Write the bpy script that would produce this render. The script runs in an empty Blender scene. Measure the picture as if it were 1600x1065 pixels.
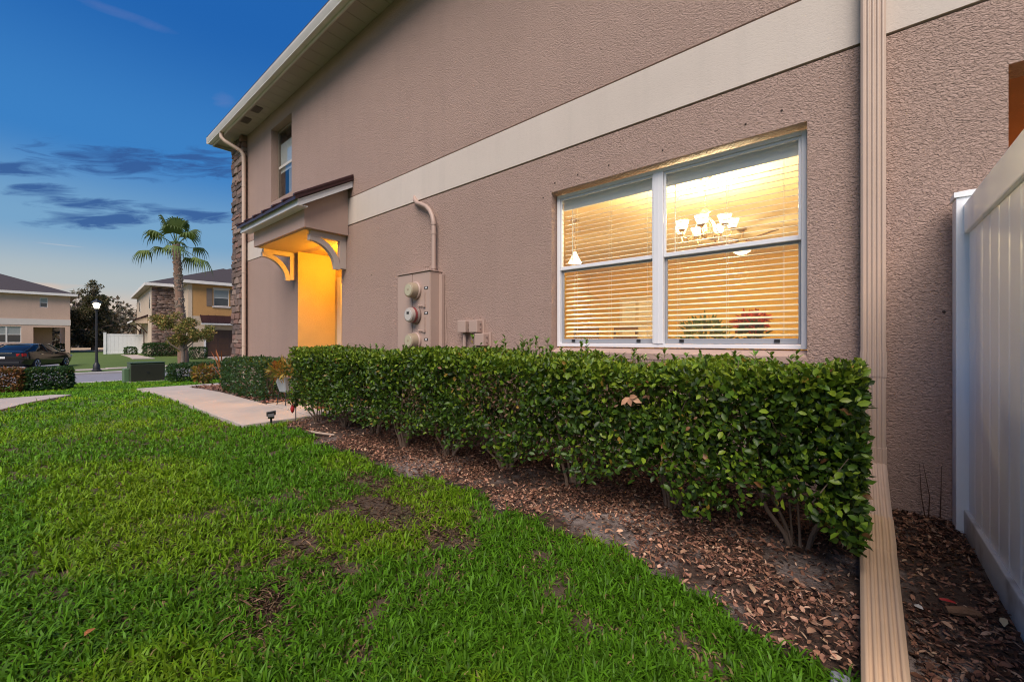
import bpy, bmesh, math, random
import numpy as np
from mathutils import Vector, Matrix, noise as mnoise

R = math.radians
random.seed(7)
rng = np.random.default_rng(11)
scene = bpy.context.scene
C = scene.collection

# ------------------------------------------------------------------ camera
CAM_H = 1.04
cam_data = bpy.data.cameras.new("camera")
cam = bpy.data.objects.new("camera", cam_data)
C.objects.link(cam)
cam.location = (0, 0, CAM_H)
cam.rotation_euler = (R(90), 0, R(40.13))
cam_data.sensor_width = 36.0
cam_data.lens = 640.6 / 1600 * 36.0
cam_data.shift_y = -1.5 / 1600
cam_data.clip_start = 0.05
cam_data.clip_end = 2000
scene.camera = cam

# ------------------------------------------------------------------ dusk sky
world = bpy.data.worlds.new("World")
scene.world = world
world.use_nodes = True
WN, WL = world.node_tree.nodes, world.node_tree.links
WN.clear()


def wnode(t, **kw):
    n = WN.new(t)
    for k, v in kw.items():
        setattr(n, k, v)
    return n


def wmath(op, a, b=None, c=None, clamp=False):
    n = WN.new("ShaderNodeMath")
    n.operation = op
    n.use_clamp = clamp
    for i, v in enumerate((a, b, c)):
        if v is None:
            continue
        if isinstance(v, (int, float)):
            n.inputs[i].default_value = v
        else:
            WL.new(v, n.inputs[i])
    return n.outputs[0]


def wmix(fac, a, b, blend="MIX"):
    n = WN.new("ShaderNodeMix")
    n.data_type = "RGBA"
    n.blend_type = blend
    for sock, v in ((n.inputs[0], fac), (n.inputs[6], a), (n.inputs[7], b)):
        if isinstance(v, (int, float)):
            sock.default_value = v
        elif isinstance(v, tuple):
            sock.default_value = (*v, 1)
        else:
            WL.new(v, sock)
    return n.outputs[2]


def ramp(nodes, stops, interp="LINEAR"):
    n = nodes.new("ShaderNodeValToRGB")
    cr = n.color_ramp
    cr.interpolation = interp
    while len(cr.elements) < len(stops):
        cr.elements.new(0.5)
    for e, (p, c) in zip(cr.elements, stops):
        e.position = p
        e.color = (*c, 1)
    return n


wtc = wnode("ShaderNodeTexCoord")
wsep = wnode("ShaderNodeSeparateXYZ")
WL.new(wtc.outputs["Generated"], wsep.inputs[0])
wx, wy, wz = wsep.outputs
SKY_STOPS = [(0.0, (0.74, 0.50, 0.33)), (0.045, (0.64, 0.54, 0.46)), (0.10, (0.44, 0.51, 0.54)),
             (0.19, (0.185, 0.375, 0.59)), (0.33, (0.045, 0.215, 0.55)), (0.55, (0.016, 0.125, 0.43)),
             (1.0, (0.012, 0.085, 0.30))]
wr = ramp(WN, SKY_STOPS, "EASE")
WL.new(wz, wr.inputs[0])
# the twilight glow is strongest low in the west (where the sun went down)
SUN_AZ = Vector((-0.86, -0.51, 0)).normalized()
gl = wmath("MULTIPLY", wx, SUN_AZ.x)
gl = wmath("MULTIPLY_ADD", wy, SUN_AZ.y, gl)
gl = wmath("POWER", wmath("MAXIMUM", gl, 0.0), 4.0)
low = wmath("SUBTRACT", 1.0, wmath("MULTIPLY", wmath("ABSOLUTE", wz), 7.0), clamp=True)
gl = wmath("MULTIPLY", gl, wmath("MULTIPLY", low, low))
sky = wmix(wmath("MULTIPLY", gl, 0.5), wr.outputs[0], (0.95, 0.52, 0.26))
# clouds: streaks laid out by azimuth and elevation, frayed by noise
waz = wmath("ARCTAN2", wx, wy)
wel = wmath("ARCSINE", wz)
wcomb = wnode("ShaderNodeCombineXYZ")
WL.new(wmath("MULTIPLY", waz, 13.0), wcomb.inputs[0])
WL.new(wmath("MULTIPLY_ADD", waz, -13.0, wmath("MULTIPLY", wel, 62.0)), wcomb.inputs[1])
wnz = wnode("ShaderNodeTexNoise")
wnz.inputs["Scale"].default_value = 1.0
wnz.inputs["Detail"].default_value = 7.0
wnz.inputs["Roughness"].default_value = 0.62
wnz.inputs["Distortion"].default_value = 0.9
WL.new(wcomb.outputs[0], wnz.inputs["Vector"])
nzc = wmath("SUBTRACT", wnz.outputs["Fac"], 0.5)


def blob(az, el, ha, he, k=0.0, fray=1.7):
    da = wmath("SUBTRACT", waz, R(az))
    de = wmath("SUBTRACT", wel, R(el))
    de = wmath("MULTIPLY_ADD", da, -k, de)
    q = wmath("ADD", wmath("POWER", wmath("DIVIDE", da, R(ha)), 2.0), wmath("POWER", wmath("DIVIDE", de, R(he)), 2.0))
    v = wmath("SUBTRACT", 1.0, q)
    v = wmath("MULTIPLY_ADD", nzc, fray * 2.0, v)
    return wmath("MAXIMUM", v, 0.0)


cl = None
for b in ((-83.0, 17.7, 7.0, 1.7, 0.21), (-77.0, 19.0, 4.6, 1.5, 0.12), (-90.4, 14.9, 3.4, 0.8, 0.2), (-84.2, 12.1, 5.6, 1.05, 0.22),
          (-85.6, 13.0, 4.2, 0.65, 0.2), (-88.8, 13.5, 2.6, 0.6, 0.18), (-77.2, 13.5, 4.2, 0.72, 0.10), (-101, 14, 5, 1.0, 0.1), (-114, 13, 6, 1.1, 0.0), (-60, 15, 6, 1.2, 0.0)):
    v = blob(*b, 2.6)
    cl = v if cl is None else wmath("MAXIMUM", cl, v)
cl = wmath("MULTIPLY", cl, 0.85, clamp=True)
sky = wmix(wmath("MULTIPLY", cl, 0.90), sky, (0.035, 0.105, 0.310))
pk = wmath("MAXIMUM", blob(-83.6, 29.9, 4.6, 0.45, 0.03, 0.9), blob(-75.2, 25.5, 1.2, 0.8, 0.1, 0.9))
sky = wmix(wmath("MULTIPLY", pk, 0.10, clamp=True), sky, (0.34, 0.30, 0.50))
ct = blob(-87.8, 8.85, 1.8, 0.07, 0.02, 0.4)
sky = wmix(wmath("MULTIPLY", ct, 0.22, clamp=True), sky, (0.75, 0.66, 0.60))
pl = wmath("MAXIMUM", blob(-76.5, 6.0, 4.0, 0.40, 0.05, 1.0), blob(-92.0, 4.6, 6.0, 0.45, 0.1, 1.0))
sky = wmix(wmath("MULTIPLY", pl, 0.45, clamp=True), sky, (0.80, 0.52, 0.36))
wbg = wnode("ShaderNodeBackground")
WL.new(sky, wbg.inputs[0])
wbg.inputs[1].default_value = 1.0
wout = wnode("ShaderNodeOutputWorld")
WL.new(wbg.outputs[0], wout.inputs[0])

# ------------------------------------------------------------------ added broad soft fill from behind the camera; the real sun has set
sun_data = bpy.data.lights.new("sun", "SUN")
sun_data.energy = 4.9
sun_data.angle = R(44)
sun_data.color = (1.0, 0.88, 0.77)
sun = bpy.data.objects.new("sun", sun_data)
C.objects.link(sun)
sun_dir = Vector((0.48, -0.88, 0)).normalized() * math.cos(R(50)) + Vector((0, 0, math.sin(R(50))))
sun.rotation_euler = sun_dir.to_track_quat("Z", "Y").to_euler()
sun.location = sun_dir * 60

vs = scene.view_settings
vs.view_transform = "Standard"
vs.look = "None"
vs.exposure = 0.0
vs.gamma = 1.0
vs.use_curve_mapping = False
scene.cycles.max_bounces = 8
scene.cycles.transparent_max_bounces = 16
scene.cycles.use_denoising = True
scene.cycles.filter_width = 1.1

# ------------------------------------------------------------------ mesh helpers
OFF = {}


def top_of(o):
    while o.parent is not None:
        o = o.parent
    return o


def tag(o, label=None, cat=None, group=None, kind=None):
    if label:
        o["label"] = label
    if cat:
        o["category"] = cat
    if group:
        o["group"] = group
    if kind:
        o["kind"] = kind
    return o


def thing(name, label, cat, loc=(0, 0, 0), rotz=0.0, group=None, world_coords=False):
    o = bpy.data.objects.new(name, None)
    o.empty_display_size = 0.1
    C.objects.link(o)
    o.location = loc
    o.rotation_euler = (0, 0, rotz)
    if world_coords:
        OFF[o.name] = Vector(loc)
    return tag(o, label, cat, group)


def link_mesh(name, me, parent=None):
    o = bpy.data.objects.new(name, me)
    C.objects.link(o)
    if parent is not None:
        o.parent = parent
    return o


def copy_tree(o, parent=None, loc=None, rotz=None):
    c = o.copy()
    C.objects.link(c)
    c.parent = parent
    if loc is not None:
        c.location = loc
    if rotz is not None:
        c.rotation_euler = (0, 0, rotz)
    for ch in list(o.children):
        copy_tree(ch, c)
    return c


class MB:
    """collects simple shapes and links them as one mesh object"""

    def __init__(s):
        s.v, s.f, s.m, s.cur = [], [], [], 0

    def add(s, vs, fs):
        b = len(s.v)
        s.v += [tuple(p) for p in vs]
        s.f += [tuple(i + b for i in f) for f in fs]
        s.m += [s.cur] * len(fs)
        return s

    def box(s, x0, x1, y0, y1, z0, z1):
        vs = [(x0, y0, z0), (x1, y0, z0), (x1, y1, z0), (x0, y1, z0), (x0, y0, z1), (x1, y0, z1), (x1, y1, z1), (x0, y1, z1)]
        return s.add(vs, [(0, 3, 2, 1), (4, 5, 6, 7), (0, 1, 5, 4), (1, 2, 6, 5), (2, 3, 7, 6), (3, 0, 4, 7)])

    def obox(s, c, size, rot):
        hx, hy, hz = (k / 2 for k in size)
        vs = [(-hx, -hy, -hz), (hx, -hy, -hz), (hx, hy, -hz), (-hx, hy, -hz), (-hx, -hy, hz), (hx, -hy, hz), (hx, hy, hz), (-hx, hy, hz)]
        c = Vector(c)
        return s.add([c + rot @ Vector(v) for v in vs], [(0, 3, 2, 1), (4, 5, 6, 7), (0, 1, 5, 4), (1, 2, 6, 5), (2, 3, 7, 6), (3, 0, 4, 7)])

    def prism(s, poly, axis, a, b):
        """poly: 2-D points; extruded along axis 'x' (pts = y,z), 'y' (pts = x,z) or 'z' (pts = x,y)"""
        def P(p, t):
            return {"x": (t, p[0], p[1]), "y": (p[0], t, p[1]), "z": (p[0], p[1], t)}[axis]
        n = len(poly)
        vs = [P(p, a) for p in poly] + [P(p, b) for p in poly]
        fs = [(i, (i + 1) % n, n + (i + 1) % n, n + i) for i in range(n)]
        fs += [tuple(range(n - 1, -1, -1)), tuple(range(n, 2 * n))]
        return s.add(vs, fs)

    def tube(s, pts, rad, n=8, cap=True):
        pts = [Vector(p) for p in pts]
        if isinstance(rad, (int, float)):
            rad = [rad] * len(pts)
        b = len(s.v)
        prev = None
        vs = []
        for i, p in enumerate(pts):
            t = (pts[min(i + 1, len(pts) - 1)] - pts[max(i - 1, 0)])
            t = t.normalized() if t.length > 1e-9 else Vector((0, 0, 1))
            if prev is None:
                a = t.orthogonal().normalized()
            else:
                a = (prev - t * prev.dot(t))
                a = a.normalized() if a.length > 1e-6 else t.orthogonal().normalized()
            prev = a
            c = t.cross(a)
            for k in range(n):
                an = 2 * math.pi * k / n
                vs.append(p + (a * math.cos(an) + c * math.sin(an)) * rad[i])
        fs = []
        for i in range(len(pts) - 1):
            for k in range(n):
                k2 = (k + 1) % n
                fs.append((i * n + k, i * n + k2, (i + 1) * n + k2, (i + 1) * n + k))
        if cap:
            fs.append(tuple(range(n - 1, -1, -1)))
            m = (len(pts) - 1) * n
            fs.append(tuple(range(m, m + n)))
        return s.add(vs, fs)

    def lathe(s, prof, n=16, c=(0, 0, 0), axis="z"):
        """prof: (radius, height) pairs turned round an axis through c"""
        vs = []
        for r, h in prof:
            for k in range(n):
                a = 2 * math.pi * k / n
                p = (r * math.cos(a), r * math.sin(a), h)
                if axis == "y":
                    p = (p[0], p[2], p[1])
                elif axis == "x":
                    p = (p[2], p[0], p[1])
                vs.append((p[0] + c[0], p[1] + c[1], p[2] + c[2]))
        fs = []
        for i in range(len(prof) - 1):
            for k in range(n):
                k2 = (k + 1) % n
                fs.append((i * n + k, i * n + k2, (i + 1) * n + k2, (i + 1) * n + k))
        m = (len(prof) - 1) * n
        fs.append(tuple(range(n - 1, -1, -1)))
        fs.append(tuple(range(m, m + n)))
        return s.add(vs, fs)

    def loft(s, rings, closed=True, cap=True):
        n = len(rings[0])
        vs = [p for r in rings for p in r]
        fs = []
        for i in range(len(rings) - 1):
            for k in range(n if closed else n - 1):
                k2 = (k + 1) % n
                fs.append((i * n + k, i * n + k2, (i + 1) * n + k2, (i + 1) * n + k))
        if cap:
            fs.append(tuple(range(n - 1, -1, -1)))
            m = (len(rings) - 1) * n
            fs.append(tuple(range(m, m + n)))
        return s.add(vs, fs)

    def mesh(s, name, mats, smooth=False, off=None, fix=True):
        me = bpy.data.meshes.new(name)
        vs = s.v if off is None else [(p[0] - off.x, p[1] - off.y, p[2] - off.z) for p in s.v]
        me.from_pydata(vs, [], s.f)
        mats = mats if isinstance(mats, (list, tuple)) else [mats]
        for m in mats:
            me.materials.append(m)
        if len(mats) > 1:
            me.polygons.foreach_set("material_index", s.m)
        if fix:
            bm = bmesh.new()
            bm.from_mesh(me)
            bmesh.ops.recalc_face_normals(bm, faces=bm.faces)
            bm.to_mesh(me)
            bm.free()
        if smooth:
            me.polygons.foreach_set("use_smooth", [True] * len(me.polygons))
            me.set_sharp_from_angle(angle=R(38))
        me.update()
        return me

    def build(s, name, mats, parent=None, smooth=False, bevel=0.0, fix=True):
        off = OFF.get(top_of(parent).name) if parent is not None else None
        o = link_mesh(name, s.mesh(name, mats, smooth, off, fix), parent)
        if bevel:
            md = o.modifiers.new("bevel", "BEVEL")
            md.width = bevel
            md.segments = 2
            md.limit_method = "ANGLE"
        return o


def np_mesh(name, V, F, mat, col=None, smooth=False):
    """triangles from numpy arrays, optional colour per vertex"""
    me = bpy.data.meshes.new(name)
    V = np.ascontiguousarray(V, dtype=np.float32).reshape(-1, 3)
    F = np.ascontiguousarray(F, dtype=np.int32)
    k = F.shape[1]
    me.vertices.add(len(V))
    me.vertices.foreach_set("co", V.ravel())
    me.loops.add(F.size)
    me.loops.foreach_set("vertex_index", F.ravel())
    me.polygons.add(len(F))
    me.polygons.foreach_set("loop_start", np.arange(0, F.size, k, dtype=np.int32))
    me.materials.append(mat)
    if smooth:
        me.polygons.foreach_set("use_smooth", np.ones(len(F), dtype=bool))
    me.update(calc_edges=True)
    if col is not None:
        a = me.color_attributes.new("Col", "FLOAT_COLOR", "POINT")
        c4 = np.ones((len(V), 4), dtype=np.float32)
        c4[:, :3] = col
        a.data.foreach_set("color", c4.ravel())
    return me


# ------------------------------------------------------------------ materials
def mat_new(name):
    m = bpy.data.materials.new(name)
    m.use_nodes = True
    nt = m.node_tree
    bs = nt.nodes["Principled BSDF"]
    return m, nt, bs


def setin(bs, **kw):
    for k, v in kw.items():
        bs.inputs[k].default_value = v


def coords(nt, scale=(1, 1, 1), kind="Object"):
    tc = nt.nodes.new("ShaderNodeTexCoord")
    mp = nt.nodes.new("ShaderNodeMapping")
    mp.inputs["Scale"].default_value = scale
    nt.links.new(tc.outputs[kind], mp.inputs[0])
    return mp.outputs[0]


def noise_tex(nt, vec, scale, detail=3.0, rough=0.5, dist=0.0):
    n = nt.nodes.new("ShaderNodeTexNoise")
    n.inputs["Scale"].default_value = scale
    n.inputs["Detail"].default_value = detail
    n.inputs["Roughness"].default_value = rough
    n.inputs["Distortion"].default_value = dist
    nt.links.new(vec, n.inputs["Vector"])
    return n.outputs["Fac"]


def mixc(nt, fac, a, b, blend="MIX"):
    n = nt.nodes.new("ShaderNodeMix")
    n.data_type = "RGBA"
    n.blend_type = blend
    for sock, v in ((n.inputs[0], fac), (n.inputs[6], a), (n.inputs[7], b)):
        if isinstance(v, (int, float)):
            sock.default_value = v
        elif isinstance(v, tuple):
            sock.default_value = (*v, 1)
        else:
            nt.links.new(v, sock)
    return n.outputs[2]


def mth(nt, op, a, b=None, clamp=False):
    n = nt.nodes.new("ShaderNodeMath")
    n.operation = op
    n.use_clamp = clamp
    for i, v in enumerate((a, b)):
        if v is None:
            continue
        if isinstance(v, (int, float)):
            n.inputs[i].default_value = v
        else:
            nt.links.new(v, n.inputs[i])
    return n.outputs[0]


def bump(nt, bs, height, strength, dist):
    b = nt.nodes.new("ShaderNodeBump")
    b.inputs["Strength"].default_value = strength
    b.inputs["Distance"].default_value = dist
    nt.links.new(height, b.inputs["Height"])
    nt.links.new(b.outputs[0], bs.inputs["Normal"])
    return b


def M(name, col, rough=0.6, metal=0.0, var=0.12, vscale=3.0, bmp=0.0, bscale=60.0, spec=0.5, stretch=(1, 1, 1), dirt=None):
    """plain surface with a little uneven colour, gloss and relief"""
    m, nt, bs = mat_new(name)
    v = coords(nt, stretch)
    n1 = noise_tex(nt, v, vscale, 5, 0.6)
    dark = tuple(c * (1 - var * 1.6) for c in col)
    lite = tuple(min(1, c * (1 + var)) for c in col)
    c = mixc(nt, n1, dark, lite)
    if dirt is not None:
        n3 = noise_tex(nt, v, vscale * 0.37, 4, 0.65)
        f = mth(nt, "MULTIPLY", mth(nt, "SUBTRACT", n3, 0.52, True), dirt[1] * 4, True)
        c = mixc(nt, f, c, dirt[0])
    nt.links.new(c, bs.inputs["Base Color"])
    setin(bs, Roughness=rough, Metallic=metal)
    bs.inputs["Specular IOR Level"].default_value = spec
    if bmp:
        bump(nt, bs, noise_tex(nt, v, bscale, 4, 0.6), 0.7, bmp)
    return m


def stucco(name, col, scale=26.0, dist=0.024, strength=0.95, sheen=0.28):
    m, nt, bs = mat_new(name)
    v = coords(nt)
    big = noise_tex(nt, v, 0.7, 4, 0.6)
    mid = noise_tex(nt, v, 3.2, 4, 0.6)
    c = mixc(nt, big, tuple(k * 0.80 for k in col), tuple(k * 1.14 for k in col))
    c = mixc(nt, mth(nt, "MULTIPLY", mid, 0.35), c, tuple(k * q for k, q in zip(col, (0.93, 0.86, 0.82))))
    # faint vertical rain streaks
    vs_ = coords(nt, (5.5, 5.5, 0.35))
    st = noise_tex(nt, vs_, 1.0, 5, 0.6)
    c = mixc(nt, mth(nt, "MULTIPLY", mth(nt, "SUBTRACT", st, 0.5, True), 1.5, True), c, tuple(k * 0.78 for k in col))
    # skip-trowel plaster: short ridges dragged sideways
    tc2 = nt.nodes.new("ShaderNodeTexCoord")
    mp2 = nt.nodes.new("ShaderNodeMapping")
    mp2.inputs["Rotation"].default_value = (0, R(22), 0)
    mp2.inputs["Scale"].default_value = (0.78, 1.0, 1.25)
    nt.links.new(tc2.outputs["Object"], mp2.inputs[0])
    wv = mp2.outputs[0]
    r1 = noise_tex(nt, wv, scale * 2.7, 2.5, 0.55, 0.9)
    r2 = noise_tex(nt, wv, scale * 5.0, 2.0, 0.6, 0.3)
    h = mth(nt, "ADD", mth(nt, "MINIMUM", r1, 0.60), mth(nt, "MULTIPLY", r2, 0.14))
    pits = mth(nt, "SUBTRACT", 0.47, r1, True)  # relief shade put into the colour: low spots of the bump darkened
    c = mixc(nt, mth(nt, "MULTIPLY", pits, 5.0 if scale < 30 else 1.2, True), c, tuple(k * 0.66 for k in col))
    r3 = noise_tex(nt, v, 55.0, 3, 0.7)
    c = mixc(nt, mth(nt, "MULTIPLY", mth(nt, "SUBTRACT", r3, 0.52, True), 3.0 if scale < 30 else 0.6, True), c, tuple(k * 1.28 for k in col))
    nt.links.new(c, bs.inputs["Base Color"])
    setin(bs, Roughness=0.54)
    bs.inputs["Specular IOR Level"].default_value = sheen
    bump(nt, bs, h, strength, dist)
    return m


def leaf_mat(name, rough=0.38, trans=0.22, spec=0.5):
    m, nt, bs = mat_new(name)
    at = nt.nodes.new("ShaderNodeAttribute")
    at.attribute_name = "Col"
    nt.links.new(at.outputs["Color"], bs.inputs["Base Color"])
    setin(bs, Roughness=rough)
    bs.inputs["Specular IOR Level"].default_value = spec
    if trans:
        tr = nt.nodes.new("ShaderNodeBsdfTranslucent")
        tc = mixc(nt, 0.5, at.outputs["Color"], (0.20, 0.30, 0.03))
        nt.links.new(tc, tr.inputs["Color"])
        mx = nt.nodes.new("ShaderNodeMixShader")
        mx.inputs[0].default_value = trans
        nt.links.new(bs.outputs[0], mx.inputs[1])
        nt.links.new(tr.outputs[0], mx.inputs[2])
        nt.links.new(mx.outputs[0], nt.nodes["Material Output"].inputs["Surface"])
    return m


def glass_mat(name, tint=(0.93, 0.95, 0.95), ior=1.5, boost=1.0):
    m = bpy.data.materials.new(name)
    m.use_nodes = True
    nt = m.node_tree
    nt.nodes.clear()
    tr = nt.nodes.new("ShaderNodeBsdfTransparent")
    tr.inputs[0].default_value = (*tint, 1)
    gl_ = nt.nodes.new("ShaderNodeBsdfGlossy")
    gl_.inputs["Roughness"].default_value = 0.015
    fr = nt.nodes.new("ShaderNodeFresnel")
    gm = nt.nodes.new("ShaderNodeNewGeometry")      # same reflectance on both faces of the pane
    io = mth(nt, "ADD", ior, mth(nt, "MULTIPLY", gm.outputs["Backfacing"], 1.0 / ior - ior))
    nt.links.new(io, fr.inputs[0])
    f = mth(nt, "MULTIPLY", fr.outputs[0], boost, True)
    mx = nt.nodes.new("ShaderNodeMixShader")
    nt.links.new(f, mx.inputs[0])
    nt.links.new(tr.outputs[0], mx.inputs[1])
    nt.links.new(gl_.outputs[0], mx.inputs[2])
    out = nt.nodes.new("ShaderNodeOutputMaterial")
    nt.links.new(mx.outputs[0], out.inputs[0])
    return m


def emit_mat(name, col, strength):
    m, nt, bs = mat_new(name)
    setin(bs, **{"Base Color": (0.9, 0.88, 0.82, 1), "Emission Color": (*col, 1), "Emission Strength": strength, "Roughness": 0.4})
    return m


MT = {}
MT["stucco"] = stucco("stucco", (0.428, 0.300, 0.252))
MT["stucco_smooth"] = stucco("stucco_smooth", (0.428, 0.300, 0.252), 40, 0.008, 0.5)
MT["band"] = stucco("band_plaster", (0.58, 0.51, 0.455), 34, 0.003, 0.5, 0.3)
MT["groove"] = M("groove", (0.05, 0.03, 0.025), 0.8)
MT["trim"] = M("trim_paint", (0.60, 0.55, 0.50), 0.45, var=0.06, dirt=((0.30, 0.26, 0.22), 0.4))
MT["soffit"] = M("soffit_vinyl", (0.40, 0.34, 0.29), 0.5, var=0.05)
MT["gutter"] = M("gutter_paint", (0.62, 0.58, 0.53), 0.35, var=0.05, dirt=((0.34, 0.30, 0.26), 0.4))
MT["roof_tile"] = M("roof_tile", (0.055, 0.042, 0.040), 0.7, var=0.25, vscale=8, bmp=0.01)
MT["roof_metal"] = M("roof_metal", (0.050, 0.022, 0.024), 0.35, metal=0.3, var=0.1)
MT["tan_metal"] = M("tan_painted_metal", (0.560, 0.420, 0.335), 0.38, var=0.05, vscale=1.7, dirt=((0.40, 0.29, 0.22), 0.35))
MT["tan_extension"] = M("tan_downspout_extension", (0.575, 0.400, 0.262), 0.42, var=0.08, vscale=5, dirt=((0.36, 0.24, 0.13), 0.6))
MT["frame_white"] = M("window_aluminium", (0.74, 0.74, 0.77), 0.4, var=0.03)
MT["frame_dark"] = M("sash_grey", (0.30, 0.31, 0.34), 0.4, var=0.05)  # plain dark grey of the lower sashes and planter rim
MT["black"] = M("black_plastic", (0.018, 0.018, 0.02), 0.45, var=0.1)
MT["glass"] = glass_mat("window_glass", boost=1.15)
MT["vinyl"] = M("white_vinyl", (0.88, 0.89, 0.91), 0.33, var=0.02, vscale=1.5, dirt=((0.55, 0.54, 0.50), 0.25))
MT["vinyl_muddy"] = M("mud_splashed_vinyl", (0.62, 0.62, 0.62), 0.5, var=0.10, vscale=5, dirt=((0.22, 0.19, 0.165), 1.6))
MT["slat"] = M("blind_slat", (0.90, 0.86, 0.74), 0.45, var=0.02)
MT["meter_box"] = M("meter_paint", (0.42, 0.30, 0.25), 0.5, var=0.05, dirt=((0.33, 0.25, 0.21), 0.3))
MT["meter_dark"] = M("meter_socket", (0.20, 0.14, 0.12), 0.5)
MT["meter_dial"] = M("meter_dial", (0.34, 0.265, 0.185), 0.3)
MT["meter_dial_grey"] = M("meter_dial_grey", (0.38, 0.32, 0.28), 0.3)
MT["concrete"] = M("concrete", (0.44, 0.375, 0.335), 0.85, var=0.14, vscale=2.2, bmp=0.003, bscale=120, dirt=((0.33, 0.27, 0.23), 0.5))
MT["asphalt"] = M("asphalt", (0.22, 0.215, 0.24), 0.85, var=0.12, vscale=2.5, bmp=0.004, bscale=140)
MT["bark"] = M("shrub_bark", (0.20, 0.135, 0.095), 0.85, var=0.35, vscale=18, bmp=0.004, bscale=60)
MT["leaf"] = leaf_mat("glossy_leaf", 0.38, 0.26, 0.32)
MT["leaf_dull"] = leaf_mat("dull_leaf", 0.6, 0.15, 0.3)
MT["grass"] = leaf_mat("grass_blade", 0.5, 0.22, 0.18)
MT["chip"] = leaf_mat("mulch_chip", 0.85, 0.0, 0.12)

# ------------------------------------------------------------------ ground
WALL_Y = 3.36


def sstep(a, b, x):
    t = np.clip((x - a) / (b - a), 0, 1)
    return t * t * (3 - 2 * t)


def gz(X, Y):
    X = np.asarray(X, dtype=float)
    Y = np.asarray(Y, dtype=float)
    px = [-500, -60, -43, -33.5, -31, -30.25, -30.0, -22.8, -22.55, -21, -10, 0, 500]
    za = np.interp(X, px, [-0.2, -0.2, -0.24, -0.58, -0.63, -0.64, -0.86, -0.86, -0.60, -0.54, 0, 0, 0])
    px2 = [-500, -64, -52, -43, -33.5, -31, -30.25, -30.0, -22.8, -22.55, -21, -10, 0, 500]
    zb = np.interp(X, px2, [-0.25, -0.25, -0.30, -0.64, -0.64, -0.64, -0.64, -0.86, -0.86, -0.60, -0.54, 0, 0, 0])
    return zb + (za - zb) * sstep(1.0, 4.0, Y)


def gz1(x, y):
    return float(gz(x, y))


def grid_sheet(name, xs, ys, zf, mat, kind="structure"):
    XX, YY = np.meshgrid(np.array(xs), np.array(ys), indexing="ij")
    ZZ = zf(XX, YY)
    V = np.stack([XX, YY, ZZ], -1).reshape(-1, 3)
    ny = len(ys)
    I, J = np.meshgrid(np.arange(len(xs) - 1), np.arange(ny - 1), indexing="ij")
    a = (I * ny + J).ravel()
    F = np.stack([a, a + ny, a + ny + 1, a + 1], -1)
    me = np_mesh(name, V, F, mat, smooth=True)
    o = link_mesh(name, me)
    return tag(o, kind=kind)


# soil and turf under the blades
m, nt, bs = mat_new("lawn_ground")
v = coords(nt)
n1 = noise_tex(nt, v, 0.55, 5, 0.6)
n2 = noise_tex(nt, v, 9.0, 5, 0.65)
c = mixc(nt, n1, (0.050, 0.105, 0.014), (0.110, 0.175, 0.022))
c = mixc(nt, mth(nt, "MULTIPLY", n2, 0.8), c, (0.060, 0.085, 0.016))
nt.links.new(c, bs.inputs["Base Color"])
setin(bs, Roughness=0.9)
bump(nt, bs, noise_tex(nt, v, 30, 4, 0.6), 0.8, 0.03)
MT["turf"] = m
gxs = sorted(set([-500, -350, -250, -180, -140, -110, -90, -80, -72] + list(np.arange(-66, -32, 2.0)) + list(np.arange(-32, -9, 0.5)) + list(np.arange(-9, 6, 1.0)) + [8, 12, 20, 40, 90, 200, 500] + [-30.25, -30.0, -22.8, -22.55]))
gys = sorted(set([-500, -250, -120, -60, -30, -20, -14] + list(np.arange(-10, 20, 0.75)) + [25, 35, 60, 120, 250, 500]))
grid_sheet("ground", gxs, gys, lambda x, y: gz(x, y) - 0.012, MT["turf"])

MT["field"] = M("dry_field", (0.50, 0.36, 0.22), 0.95, var=0.3, vscale=0.2)
grid_sheet("field", [-230, -150, -110, -90, -76, -66, -63.5], [-160, -80, -40, -20, -5, 0, 5, 10, 20, 40, 90, 160], lambda x, y: gz(x, y) + 0.02, MT["field"])

# road with kerbs
grid_sheet("road", [-30.05, -28, -26.4, -24, -22.75], list(np.arange(-90, 91, 6.0)), lambda x, y: -0.735 + 0.05 * np.cos((x + 26.4) / 3.8 * 1.4), MT["asphalt"])
MT["kerb"] = M("kerb_concrete", (0.42, 0.39, 0.38), 0.85, var=0.15, vscale=1.5)
for kx, nm in ((-30.20, "far"), (-22.70, "near")):
    kb = MB()
    prof = [(-0.09, -0.95), (0.09, -0.95), (0.09, -0.60), (0.06, -0.575), (-0.09, -0.575)] if nm == "near" else [(-0.09, -0.95), (0.09, -0.95), (0.09, -0.63), (0.06, -0.61), (-0.09, -0.61)]
    kb.prism([(kx + p[0], p[1]) for p in prof], "y", -90, 90)
    tag(kb.build("kerb", MT["kerb"]), kind="structure")
sw = MB()
for i in range(40):
    y0 = -24 + i * 1.5
    if y0 < 1.4 and y0 > -9.5:
        continue
    z = gz1(-33, y0) + 0.03
    sw.box(-33.6, -32.4, y0 + 0.006, y0 + 1.494, z - 0.15, z)
sidewalk = tag(sw.build("sidewalk", MT["concrete"]), kind="structure")
# parking spur on which the car stands
dv = MB()
dv.prism([(-30.1, -9.0), (-30.1, 0.9), (-33.0, 1.3), (-45.0, 1.5), (-45.0, -9.0)], "z", -0.9, -0.612)
tag(dv.build("side_street", MT["asphalt"]), kind="structure")
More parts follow.
